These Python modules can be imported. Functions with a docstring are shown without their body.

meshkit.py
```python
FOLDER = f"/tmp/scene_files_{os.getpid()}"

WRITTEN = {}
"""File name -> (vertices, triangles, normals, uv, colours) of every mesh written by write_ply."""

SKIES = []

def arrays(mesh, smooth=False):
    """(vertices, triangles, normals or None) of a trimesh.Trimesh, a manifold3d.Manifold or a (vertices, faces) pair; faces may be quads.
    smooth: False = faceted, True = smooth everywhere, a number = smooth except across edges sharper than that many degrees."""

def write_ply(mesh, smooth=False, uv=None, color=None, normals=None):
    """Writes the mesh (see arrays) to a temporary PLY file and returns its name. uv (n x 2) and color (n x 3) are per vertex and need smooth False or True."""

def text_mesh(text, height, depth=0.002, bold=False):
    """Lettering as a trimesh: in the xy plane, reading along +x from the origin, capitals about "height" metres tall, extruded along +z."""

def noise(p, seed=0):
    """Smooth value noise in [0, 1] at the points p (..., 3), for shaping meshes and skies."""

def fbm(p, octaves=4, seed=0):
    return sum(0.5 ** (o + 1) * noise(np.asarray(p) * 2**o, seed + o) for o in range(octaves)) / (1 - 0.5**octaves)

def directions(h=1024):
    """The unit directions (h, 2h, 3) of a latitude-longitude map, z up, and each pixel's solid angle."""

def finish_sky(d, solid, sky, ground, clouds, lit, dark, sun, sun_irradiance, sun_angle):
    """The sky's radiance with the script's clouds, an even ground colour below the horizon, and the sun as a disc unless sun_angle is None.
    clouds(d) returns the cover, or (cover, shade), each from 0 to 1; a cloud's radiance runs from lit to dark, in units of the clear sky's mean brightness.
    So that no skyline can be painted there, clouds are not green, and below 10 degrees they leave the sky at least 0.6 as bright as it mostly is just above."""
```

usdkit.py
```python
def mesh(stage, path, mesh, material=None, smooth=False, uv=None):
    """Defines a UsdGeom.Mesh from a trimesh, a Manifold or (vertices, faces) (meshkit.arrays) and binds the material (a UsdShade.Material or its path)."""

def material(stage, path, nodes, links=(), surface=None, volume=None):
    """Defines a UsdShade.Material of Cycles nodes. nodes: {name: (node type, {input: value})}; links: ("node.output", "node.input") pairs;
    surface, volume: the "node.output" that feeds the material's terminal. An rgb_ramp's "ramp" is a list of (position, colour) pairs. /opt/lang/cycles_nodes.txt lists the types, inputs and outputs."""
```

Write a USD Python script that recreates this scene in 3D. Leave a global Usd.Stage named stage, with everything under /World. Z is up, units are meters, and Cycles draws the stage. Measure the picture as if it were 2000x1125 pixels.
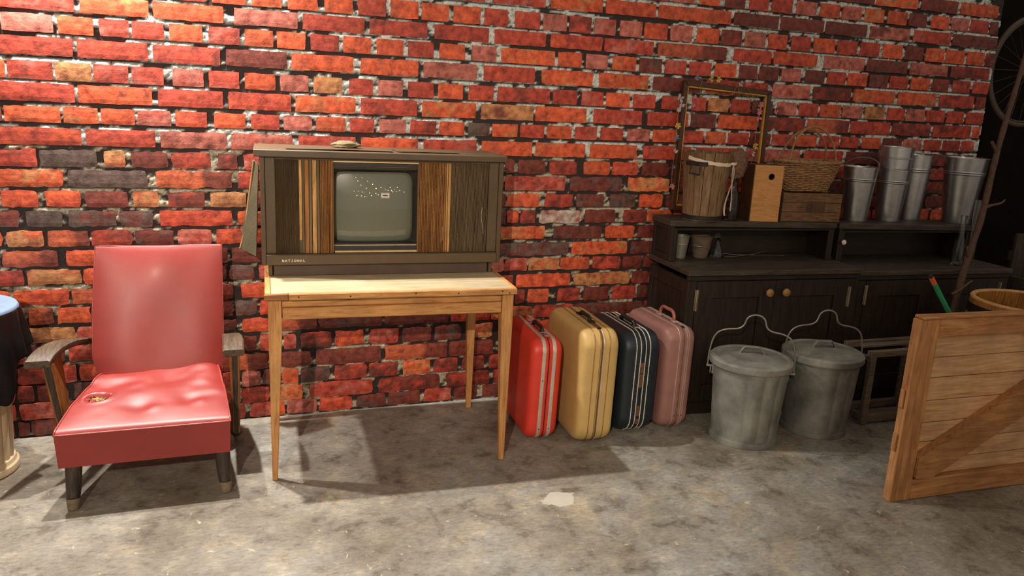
import math, random
import numpy as np, trimesh, usdkit, meshkit
from pxr import Usd, UsdGeom, UsdLux, UsdShade, Gf, Sdf, Vt

stage = Usd.Stage.CreateInMemory()
UsdGeom.SetStageUpAxis(stage, UsdGeom.Tokens.z)
UsdGeom.SetStageMetersPerUnit(stage, 1.0)
UsdGeom.Xform.Define(stage, '/World')
UsdGeom.Scope.Define(stage, '/World/Looks')

# ---------------------------------------------------------------- camera
cam = UsdGeom.Camera.Define(stage, '/World/camera')
RIGHT, DOWN, FWD = (0.93944227, -0.33933142, 0.0479835), (-0.03525672, -0.23496528, -0.97136413), (0.34088883, 0.91084878, -0.23270002)
EYE = (0.0, -3.61575, 1.5)
cam.AddTransformOp().Set(Gf.Matrix4d(*RIGHT, 0, *[-v for v in DOWN], 0, *[-v for v in FWD], 0, *EYE, 1))
cam.CreateHorizontalApertureAttr(36.0)
cam.CreateVerticalApertureAttr(36.0 * 1125 / 2000)
cam.CreateFocalLengthAttr(36.0 * 1542.1677 / 2000)
cam.CreateClippingRangeAttr(Gf.Vec2f(0.05, 100))
cam.CreateExposureAttr(0.22)


# ---------------------------------------------------------------- light: the room's ceiling spots and a dim hall
def spot(name, pos, aim, cone, power, color, radius=0.03, soft=0.6):
    l = UsdLux.SphereLight.Define(stage, '/World/' + name)
    l.CreateRadiusAttr(radius)
    l.CreateIntensityAttr(power)
    l.CreateNormalizeAttr(True)
    l.CreateColorAttr(Gf.Vec3f(*color))
    d = np.array(aim, float) - np.array(pos, float)
    d /= np.linalg.norm(d)
    right = np.cross(d, [0.0, 0.1, 1.0])
    right /= np.linalg.norm(right)
    up = np.cross(right, d)
    l.AddTransformOp().Set(Gf.Matrix4d(*right, 0, *up, 0, *(-d), 0, *pos, 1))
    if cone:
        s = UsdLux.ShapingAPI.Apply(l.GetPrim())
        s.CreateShapingConeAngleAttr(cone)
        s.CreateShapingConeSoftnessAttr(soft)
    return l


WARM = (1.0, 0.80, 0.60)
spot('ceiling_spot_near_wall', (-0.18, -0.16, 2.80), (-0.05, -0.85, 0.0), 50, 114, (1.0, 0.95, 0.87), soft=0.9)
spot('wall_spot_over_chair', (-0.80, -0.12, 2.32), (-0.25, -0.75, 0.0), 60, 52, (1.0, 0.95, 0.87), soft=0.7)
spot('hall_spot_front_left', (-1.1, -5.0, 2.55), (0.65, -0.3, 0.75), 24, 150, (1.0, 0.85, 0.68), soft=1.0)
spot('hall_spot_front_right', (1.6, -4.6, 2.9), (2.9, 0.0, 1.0), 26, 10, WARM, soft=1.0)
dome = UsdLux.DomeLight.Define(stage, '/World/hall_ambient')
dome.CreateIntensityAttr(0.10)
dome.CreateColorAttr(Gf.Vec3f(1.0, 0.86, 0.72))


# ---------------------------------------------------------------- helpers
def S(r, g, b):
    return tuple((c / 255 / 12.92) if c / 255 <= 0.04045 else ((c / 255 + 0.055) / 1.055) ** 2.4 for c in (r, g, b))


COUNT = {}
LOC = {}


def numbered(parent, name):
    k = (str(parent), name)
    n = COUNT.get(k, 0)
    COUNT[k] = n + 1
    return name if n == 0 else f'{name}_{n:03d}'


def setdata(p, label=None, cat=None, group=None, kind=None):
    for k, v in (('label', label), ('category', cat), ('group', group), ('kind', kind)):
        if v:
            p.SetCustomDataByKey(k, v)
    return p


def thing(name, label, cat, loc=(0, 0, 0), rz=0.0, group=None, kind=None):
    path = '/World/' + numbered('/World', name)
    x = UsdGeom.Xform.Define(stage, path)
    x.AddTranslateOp().Set(Gf.Vec3d(*map(float, loc)))
    if rz:
        x.AddRotateZOp().Set(float(rz))
    return setdata(x.GetPrim(), label, cat, group, kind)


def obj(name, mesh, mat, parent=None, smooth=30, color=None, label=None, cat=None, group=None, kind=None):
    root = '/World' if parent is None else str(parent.GetPath())
    path = root + '/' + numbered(root, name)
    if color is not None:
        smooth = True if smooth else False
    m = usdkit.mesh(stage, path, mesh, MATS[mat], smooth=smooth)
    if color is not None:
        UsdGeom.PrimvarsAPI(m).CreatePrimvar('tint', Sdf.ValueTypeNames.Color3fArray, 'vertex').Set(Vt.Vec3fArray.FromNumpy(np.asarray(color, np.float32)))
    return setdata(m.GetPrim(), label, cat, group, kind)


def cat(*ms):
    ms = [m for m in ms if m is not None]
    return trimesh.util.concatenate(ms) if len(ms) > 1 else ms[0]


NB = [(1, 3, 4), (0, 2, 5), (1, 3, 6), (0, 2, 7), (0, 5, 7), (1, 4, 6), (2, 5, 7), (3, 4, 6)]


def hexa(P, ch=0.002):
    """A board with eight given corners (bottom four, then the top four above them), its edges chamfered."""
    P = np.asarray(P, float)
    pts = []
    for i in range(8):
        e = []
        for j in NB[i]:
            d = P[j] - P[i]
            L = np.linalg.norm(d)
            e.append(d / max(L, 1e-9) * min(ch, L * 0.45))
        pts += [P[i] + e[0] + e[1], P[i] + e[0] + e[2], P[i] + e[1] + e[2]]
    return trimesh.convex.convex_hull(np.array(pts))


def box(x0, x1, y0, y1, z0, z1, ch=0.002):
    return hexa([(x0, y0, z0), (x1, y0, z0), (x1, y1, z0), (x0, y1, z0), (x0, y0, z1), (x1, y0, z1), (x1, y1, z1), (x0, y1, z1)], ch)


def bar(a, b, w, t, up=(0, 0, 1), ch=0.002, w2=None, t2=None):
    """A board from a to b, w wide across, t thick along 'up'."""
    a, b = np.array(a, float), np.array(b, float)
    d = (b - a) / np.linalg.norm(b - a)
    s = np.cross(d, up)
    s /= np.linalg.norm(s)
    u = np.cross(s, d)
    w2, t2 = w2 or w, t2 or t
    q = lambda c, ww, tt: [c - s * ww / 2 - u * tt / 2, c + s * ww / 2 - u * tt / 2, c + s * ww / 2 + u * tt / 2, c - s * ww / 2 + u * tt / 2]
    return hexa(q(a, w, t) + q(b, w2, t2), ch)


def loft(rings, caps=True, close=False):
    """Quads between rings of equal length."""
    R = np.array(rings, float)
    m, n = R.shape[:2]
    v = R.reshape(-1, 3)
    i, j = np.meshgrid(np.arange(m if close else m - 1), np.arange(n), indexing='ij')
    a, b = (i * n + j).ravel(), (i * n + (j + 1) % n).ravel()
    c, d = (((i + 1) % m) * n + (j + 1) % n).ravel(), (((i + 1) % m) * n + j).ravel()
    f = np.vstack([np.stack([a, b, c], 1), np.stack([a, c, d], 1)])
    if caps and not close:
        v = np.vstack([v, R[0].mean(0), R[-1].mean(0)])
        k = np.arange(n)
        f = np.vstack([f, np.stack([(k + 1) % n, k, np.full(n, m * n)], 1), np.stack([(m - 1) * n + k, (m - 1) * n + (k + 1) % n, np.full(n, m * n + 1)], 1)])
    return trimesh.Trimesh(v, f, process=False)


def tube(path, r, n=8, close=False):
    P = np.array(path, float)
    m = len(P)
    r = np.broadcast_to(np.asarray(r, float), m)
    T = np.gradient(P, axis=0)
    if close:
        T = np.roll(P, -1, 0) - np.roll(P, 1, 0)
    T /= np.maximum(np.linalg.norm(T, axis=1, keepdims=True), 1e-12)
    u = np.cross(T[0], [0.31, 0.17, 0.93])
    rings = []
    a = np.arange(n) * 2 * np.pi / n
    for k in range(m):
        u = u - T[k] * (u @ T[k])
        u /= np.linalg.norm(u)
        w = np.cross(T[k], u)
        rings.append(P[k] + r[k] * (np.cos(a)[:, None] * u + np.sin(a)[:, None] * w))
    return loft(rings, True, close)


def lathe(prof, n=48, c=(0, 0, 0), wob=None, close=False):
    """prof: (radius, z) from bottom to top. wob(theta, k) -> factor on the radius."""
    a = np.arange(n) * 2 * np.pi / n
    rings = []
    for k, (r, z) in enumerate(prof):
        f = 1.0 if wob is None else wob(a, k)
        rings.append(np.stack([c[0] + r * f * np.cos(a), c[1] + r * f * np.sin(a), np.full(n, c[2] + z)], 1))
    return loft(rings, not close, close)


def prism(poly, y0, y1):
    """A convex outline in x, z extruded in y."""
    p = np.array(poly, float)
    return trimesh.convex.convex_hull(np.vstack([np.stack([p[:, 0], np.full(len(p), y), p[:, 1]], 1) for y in (y0, y1)]))


def spline(pts, n=24):
    from scipy.interpolate import CubicSpline
    P = np.array(pts, float)
    t = np.r_[0, np.cumsum(np.linalg.norm(np.diff(P, axis=0), axis=1))]
    return CubicSpline(t, P)(np.linspace(0, t[-1], n))


def turn(mesh, deg, axis=(0, 0, 1), at=(0, 0, 0)):
    m = mesh.copy()
    m.apply_transform(trimesh.transformations.rotation_matrix(math.radians(deg), axis, at))
    return m


def shift(mesh, d):
    m = mesh.copy()
    m.apply_translation(d)
    return m


def lerp(a, b, t):
    return np.asarray(a, float) * (1 - t) + np.asarray(b, float) * t


# ---------------------------------------------------------------- materials
MATS = {}


def mat(name, nodes, links, surface='p.BSDF'):
    MATS[name] = usdkit.material(stage, '/World/Looks/' + name, nodes, links, surface=surface)


def plain(name, c, rough=0.5, metal=0.0, vary=0.25, scale=14, bump=0.15, bscale=120, spec=0.5, coat=0.0, **kw):
    """Paint, vinyl, metal: one colour, clouded by noise, with a fine relief."""
    lo = tuple(x * (1 - vary) for x in c)
    hi = tuple(min(1, x * (1 + vary)) for x in c)
    mat(name, {'g': ('geometry', {}), 'n': ('noise_texture', {'scale': scale, 'detail': 5.0, 'roughness': 0.6}),
               'r': ('rgb_ramp', {'ramp': [(0.3, lo), (0.7, hi)]}),
               'n2': ('noise_texture', {'scale': bscale, 'detail': 3.0}),
               'b': ('bump', {'strength': bump, 'distance': 0.004}),
               'p': ('principled_bsdf', {'roughness': rough, 'metallic': metal, 'specular_ior_level': spec, 'coat_weight': coat, **kw})},
        [('g.position', 'n.vector'), ('g.position', 'n2.vector'), ('n.fac', 'r.fac'), ('r.color', 'p.base_color'), ('n2.fac', 'b.height'), ('b.normal', 'p.normal')])


def wood(name, c1, c2, axis='x', k=7.0, rough=0.55, bump=0.25, dark=None, stretch=14.0, blotch=0.35, spec=0.35, dist=0.8):
    """Grain along one axis, with blotches and darker streaks."""
    sc = {a: (k if a == axis else k * stretch) for a in 'xyz'}
    dark = dark or tuple(x * 0.35 for x in c1)
    mat(name, {'g': ('geometry', {}), 'm': ('mapping', {'scale': (sc['x'], sc['y'], sc['z'])}),
               'n': ('noise_texture', {'scale': 1.0, 'detail': 7.0, 'roughness': 0.62, 'distortion': dist}),
               'r': ('rgb_ramp', {'ramp': [(0.22, dark), (0.38, c1), (0.66, c2)]}),
               'n2': ('noise_texture', {'scale': 6.0, 'detail': 4.0, 'roughness': 0.6}),
               'r2': ('rgb_ramp', {'ramp': [(0.3, (1 - blotch,) * 3), (0.65, (1.0,) * 3)]}),
               'x': ('mix', {'mix_type': 'multiply', 'fac': 1.0}),
               'b': ('bump', {'strength': bump, 'distance': 0.003}),
               'p': ('principled_bsdf', {'roughness': rough, 'specular_ior_level': spec})},
        [('g.position', 'm.vector'), ('m.vector', 'n.vector'), ('n.fac', 'r.fac'), ('g.position', 'n2.vector'), ('n2.fac', 'r2.fac'),
         ('r.color', 'x.color1'), ('r2.color', 'x.color2'), ('x.color', 'p.base_color'), ('n.fac', 'b.height'), ('b.normal', 'p.normal')])


# printed bricks: own tint per brick (primvar), mottled and pitted
mat('brick_face', {'t': ('attribute', {'attribute': 'tint'}), 'g': ('geometry', {}),
                   'n': ('noise_texture', {'scale': 34.0, 'detail': 7.0, 'roughness': 0.68}), 'r': ('rgb_ramp', {'ramp': [(0.30, (0.34, 0.28, 0.28)), (0.42, (0.72, 0.68, 0.68)), (0.52, (1.0, 1.0, 1.0)), (0.66, (1.32, 1.42, 1.45))]}),
                   'x': ('mix', {'mix_type': 'multiply', 'fac': 1.0}),
                   'n3': ('noise_texture', {'scale': 150.0, 'detail': 4.0, 'roughness': 0.7}), 'r3': ('rgb_ramp', {'ramp': [(0.66, (0, 0, 0)), (0.74, (1, 1, 1))]}),
                   'f': ('math', {'math_type': 'multiply', 'value2': 0.35}),
                   'x3': ('mix', {'color2': S(226, 170, 140)}),
                   'b': ('bump', {'strength': 0.55, 'distance': 0.004}),
                   'p': ('principled_bsdf', {'roughness': 0.48, 'specular_ior_level': 0.45})},
    [('g.position', 'n.vector'), ('g.position', 'n3.vector'), ('n.fac', 'r.fac'), ('t.color', 'x.color1'), ('r.color', 'x.color2'),
     ('n3.fac', 'r3.fac'), ('r3.color', 'f.value1'), ('f.value', 'x3.fac'), ('x.color', 'x3.color1'), ('x3.color', 'p.base_color'), ('n.fac', 'b.height'), ('b.normal', 'p.normal')])
mat('mortar', {'t': ('attribute', {'attribute': 'tint'}), 'g': ('geometry', {}),
               'n': ('noise_texture', {'scale': 110.0, 'detail': 5.0, 'roughness': 0.7}), 'r': ('rgb_ramp', {'ramp': [(0.3, (0.35, 0.34, 0.33)), (0.6, (1.05, 1.05, 1.05))]}),
               'x': ('mix', {'mix_type': 'multiply', 'fac': 1.0}), 'b': ('bump', {'strength': 0.6, 'distance': 0.004}),
               'p': ('principled_bsdf', {'roughness': 0.6})},
    [('g.position', 'n.vector'), ('n.fac', 'r.fac'), ('t.color', 'x.color1'), ('r.color', 'x.color2'), ('x.color', 'p.base_color'), ('n.fac', 'b.height'), ('b.normal', 'p.normal')])
# worn concrete
mat('concrete', {'g': ('geometry', {}),
                 'n1': ('noise_texture', {'scale': 1.5, 'detail': 6.0, 'roughness': 0.6}),
                 'r1': ('rgb_ramp', {'ramp': [(0.36, S(112, 103, 90)), (0.50, S(134, 128, 117)), (0.64, S(146, 144, 138))]}),
                 'n2': ('noise_texture', {'scale': 9.0, 'detail': 9.0, 'roughness': 0.72, 'distortion': 0.25}),
                 'r2': ('rgb_ramp', {'ramp': [(0.34, (0.50, 0.47, 0.43)), (0.43, (0.78, 0.76, 0.73)), (0.455, (0.94, 0.94, 0.93)), (0.54, (1.0, 1.0, 1.0)), (0.565, (1.14, 1.13, 1.10)), (0.66, (1.30, 1.27, 1.18))]}),
                 'x': ('mix', {'mix_type': 'multiply', 'fac': 1.0}),
                 'm5': ('mapping', {'rotation': (0, 0, 0.45), 'scale': (1.0, 2.2, 1.0)}),
                 'n5': ('noise_texture', {'scale': 34.0, 'detail': 8.0, 'roughness': 0.75}),
                 'r5': ('rgb_ramp', {'ramp': [(0.34, (0.66, 0.65, 0.63)), (0.47, (0.95, 0.95, 0.95)), (0.56, (1.06, 1.06, 1.05)), (0.66, (1.28, 1.26, 1.2))]}),
                 'x5': ('mix', {'mix_type': 'multiply', 'fac': 1.0}),
                 'n6': ('noise_texture', {'scale': 3.1, 'detail': 9.0, 'roughness': 0.74}), 'r6': ('rgb_ramp', {'ramp': [(0.54, (0, 0, 0)), (0.62, (0.45, 0.45, 0.45))]}),
                 'x6': ('mix', {'color2': S(164, 146, 116)}),
                 'n3': ('noise_texture', {'scale': 26.0, 'detail': 5.0, 'roughness': 0.6, 'distortion': 0.8}), 'r3': ('rgb_ramp', {'ramp': [(0.655, (0, 0, 0)), (0.69, (0.7, 0.7, 0.7))]}),
                 'x3': ('mix', {'color2': S(190, 178, 150)}),
                 'ms': ('mapping', {'location': (-1.187 * 9.5 - 0.45, 1.08 * 12 - 0.45, -0.45), 'scale': (9.5, 12.0, 1.0)}),
                 'nd': ('noise_texture', {'scale': 18.0, 'detail': 3.0}), 'av': ('mix', {'mix_type': 'add', 'fac': 0.9}),
                 'gs': ('gradient_texture', {'gradient_type': 'spherical'}), 'rs': ('rgb_ramp', {'ramp': [(0.30, (0, 0, 0)), (0.36, (0.75, 0.75, 0.75))]}),
                 'x4': ('mix', {'color2': S(188, 182, 170)}),
                 'b': ('bump', {'strength': 0.3, 'distance': 0.008}),
                 'rr': ('rgb_ramp', {'ramp': [(0.3, (0.42,) * 3), (0.7, (0.62,) * 3)]}),
                 'p': ('principled_bsdf', {'specular_ior_level': 0.4})},
    [('g.position', n + '.vector') for n in ('n1', 'n2', 'n3', 'n6', 'm5', 'ms', 'nd')] +
    [('m5.vector', 'n5.vector'), ('n1.fac', 'r1.fac'), ('n2.fac', 'r2.fac'), ('n3.fac', 'r3.fac'), ('n5.fac', 'r5.fac'), ('n6.fac', 'r6.fac'),
     ('r1.color', 'x6.color1'), ('r6.color', 'x6.fac'), ('x6.color', 'x.color1'), ('r2.color', 'x.color2'), ('x.color', 'x5.color1'), ('r5.color', 'x5.color2'), ('x5.color', 'x3.color1'), ('r3.color', 'x3.fac'),
     ('nd.color', 'av.color2'), ('av.color', 'gs.vector'), ('ms.vector', 'av.color1'), ('gs.fac', 'rs.fac'), ('rs.color', 'x4.fac'), ('x3.color', 'x4.color1'),
     ('x4.color', 'p.base_color'), ('n5.fac', 'b.height'), ('b.normal', 'p.normal'), ('n1.fac', 'rr.fac'), ('rr.color', 'p.roughness')])
mat('bulb_glow', {'p': ('emission', {'color': (1.0, 0.74, 0.42), 'strength': 130.0})}, [], surface='p.emission')
mat('glass', {'p': ('principled_bsdf', {'base_color': (0.92, 0.96, 0.95), 'roughness': 0.03, 'transmission_weight': 1.0, 'ior': 1.45})}, [])
mat('smoky_glass', {'p': ('principled_bsdf', {'base_color': (0.55, 0.52, 0.50), 'roughness': 0.06, 'transmission_weight': 1.0, 'ior': 1.45})}, [])
mat('screen_glass', {'p': ('principled_bsdf', {'base_color': S(106, 108, 94), 'roughness': 0.3, 'specular_ior_level': 0.2, 'coat_weight': 0.9, 'coat_roughness': 0.015})}, [])

plain('black_partition', S(22, 17, 14), rough=0.9, spec=0.1)
plain('red_vinyl', S(136, 42, 37), rough=0.45, vary=0.12, scale=5, bump=0.035, bscale=300, spec=0.55, coat=0.05, coat_roughness=0.2)
plain('red_vinyl_piping', S(146, 58, 50), rough=0.35, vary=0.1)
wood('chair_wood', S(120, 74, 34), S(176, 116, 58), 'z', 6, rough=0.4)
wood('chair_dark_wood', S(70, 56, 44), S(104, 88, 70), 'y', 6, rough=0.42)
wood('chair_leg_wood', S(46, 38, 32), S(74, 62, 52), 'z', 6, rough=0.5)
plain('worn_wood', S(116, 100, 82), rough=0.7, vary=0.3, scale=60)
plain('straw', S(200, 160, 92), rough=0.8, vary=0.35, scale=160)
plain('dark_hole', S(40, 26, 18), rough=0.9)
for ax in 'xyz':
    wood('table_wood_' + ax, S(178, 122, 68), S(212, 158, 98), ax, 6, rough=0.5, blotch=0.3)
wood('table_top_wood', S(164, 146, 114), S(190, 172, 140), 'x', 5, rough=0.55, blotch=0.16, dark=S(150, 126, 92))
wood('table_end_wood', S(140, 92, 50), S(172, 118, 66), 'x', 8, rough=0.55)
plain('tv_brown', S(82, 65, 44), rough=0.5, vary=0.15, scale=9, bump=0.12)
plain('tv_base_brown', S(76, 58, 46), rough=0.55, vary=0.15, scale=12)
wood('tv_tambour', S(98, 80, 57), S(120, 101, 75), 'z', 3, rough=0.6, blotch=0.15, stretch=20, bump=0.1, dist=0.0)
wood('tv_bare_wood', S(142, 94, 50), S(186, 132, 76), 'z', 4, rough=0.7, dark=S(66, 40, 18), blotch=0.45, stretch=30, dist=0.1)
wood('tv_pale_wood', S(176, 128, 70), S(214, 168, 104), 'z', 8, rough=0.7, dark=S(120, 78, 40))
plain('tv_bezel', S(46, 42, 38), rough=0.5)
plain('brass_trim', S(214, 186, 140), rough=0.4, metal=0.1, vary=0.15)
plain('sticker_white', S(214, 208, 196), rough=0.6, vary=0.03)
plain('print_dark', S(60, 58, 60), rough=0.7)
plain('letter_white', S(226, 220, 204), rough=0.5, vary=0.03)
plain('flap_olive', S(80, 72, 50), rough=0.8, vary=0.2, scale=20)
plain('dust_grey', S(112, 96, 70), rough=0.9, vary=0.2, scale=50)
plain('case_red', S(212, 58, 40), rough=0.42, vary=0.08, bump=0.2, bscale=260)
plain('case_yellow', S(198, 164, 102), rough=0.45, vary=0.08, bump=0.25, bscale=300)
plain('case_blue', S(26, 37, 45), rough=0.42, vary=0.12, bump=0.25, bscale=300)
plain('case_pink', S(152, 108, 100), rough=0.45, vary=0.1, bump=0.2, bscale=260)
plain('case_pink_handle', S(162, 94, 78), rough=0.4)
plain('trim_silver', S(206, 198, 184), rough=0.35, metal=0.5, vary=0.1)
plain('trim_gold', S(176, 150, 98), rough=0.35, metal=0.7, vary=0.1)
plain('trim_wood_brown', S(104, 68, 46), rough=0.6, vary=0.3, scale=60)
plain('black_plastic', S(26, 24, 23), rough=0.35)
plain('chrome', S(210, 206, 198), rough=0.2, metal=1.0, vary=0.08)
for ax in 'xyz':
    wood('cabinet_wood_' + ax, S(36, 28, 22), S(50, 40, 32), ax, 5, rough=0.5, blotch=0.3, bump=0.12)
wood('cabinet_top_wood', S(58, 50, 41), S(82, 72, 60), 'x', 5, rough=0.6, blotch=0.35)
plain('knob_brown', S(150, 112, 62), rough=0.4)
plain('knob_white', S(226, 214, 196), rough=0.4, vary=0.03)
plain('hinge_steel', S(150, 136, 112), rough=0.45, metal=0.7)
plain('galvanised_dull', S(140, 140, 132), rough=0.55, metal=0.45, vary=0.42, scale=7, bump=0.15, bscale=40)
plain('galvanised_bright', S(186, 186, 188), rough=0.30, metal=0.95, vary=0.10, scale=30, bump=0.05)
plain('wire_grey', S(140, 134, 124), rough=0.45, metal=0.6)
for ax in 'xyz':
    wood('door_wood_' + ax, S(168, 112, 66), S(204, 150, 98), ax, 5, rough=0.55, blotch=0.35, dark=S(110, 66, 34))
wood('door_plank', S(194, 146, 102), S(222, 180, 136), 'x', 4, rough=0.55, blotch=0.3, dark=S(140, 90, 50))
wood('door_brace', S(160, 108, 64), S(190, 138, 88), 'x', 5, rough=0.55, blotch=0.4, dark=S(104, 64, 34))
wood('crate_grey_wood', S(96, 84, 70), S(132, 118, 98), 'x', 7, rough=0.7)
wood('bucket_wood', S(106, 80, 54), S(146, 116, 82), 'z', 7, rough=0.7, dark=S(66, 44, 26))
plain('iron_dark', S(40, 36, 34), rough=0.6, metal=0.3, vary=0.3)
plain('ribbon_cream', S(214, 196, 172), rough=0.6, vary=0.06)
wood('box_front_wood', S(184, 128, 72), S(204, 148, 88), 'x', 5, rough=0.5, blotch=0.12, dark=S(160, 106, 58))
wood('box_side_wood', S(74, 50, 34), S(100, 70, 48), 'z', 7, rough=0.55)
wood('crate_brown_wood', S(96, 68, 46), S(132, 98, 66), 'x', 7, rough=0.7)
plain('wicker', S(150, 112, 74), rough=0.65, vary=0.35, scale=40)
plain('dried_brown', S(110, 80, 62), rough=0.9, vary=0.35, scale=60)
plain('frame_dark_wood', S(66, 40, 22), rough=0.4, vary=0.25, scale=20)
plain('frame_gold', S(196, 146, 62), rough=0.38, metal=0.3, vary=0.25, scale=40)
plain('flower_pink', S(190, 120, 122), rough=0.7)
plain('flower_pale', S(180, 166, 168), rough=0.7)
plain('flower_yellow', S(190, 160, 72), rough=0.7)
plain('flower_red', S(176, 52, 50), rough=0.7)
plain('flower_blue', S(110, 116, 150), rough=0.7)
plain('twine', S(150, 112, 72), rough=0.8)
plain('clay_brown', S(96, 80, 64), rough=0.8, vary=0.25, scale=30)
plain('tin_grey', S(130, 128, 116), rough=0.5, metal=0.5)
wood('barrel_wood', S(150, 98, 40), S(190, 134, 64), 'z', 6, rough=0.5)
plain('barrel_rim', S(206, 158, 100), rough=0.6, vary=0.15, scale=20)
plain('bark', S(90, 68, 54), rough=0.8, vary=0.3, scale=40, bump=0.6, bscale=60)
plain('green_paint', S(28, 140, 96), rough=0.45, vary=0.08)
plain('orange_paint', S(206, 92, 32), rough=0.45, vary=0.08)
plain('tyre', S(84, 72, 62), rough=0.6, vary=0.2)
plain('spoke_steel', S(90, 84, 78), rough=0.4, metal=0.7)
plain('pedestal_cream', S(206, 184, 148), rough=0.5, vary=0.10)
plain('black_satin', S(9, 9, 12), rough=0.42, vary=0.2, spec=0.5)
plain('pale_blue_top', S(112, 134, 162), rough=0.35, vary=0.14, scale=18)
wood('far_plank_wood', S(58, 50, 44), S(82, 72, 62), 'z', 6, rough=0.7)
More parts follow.
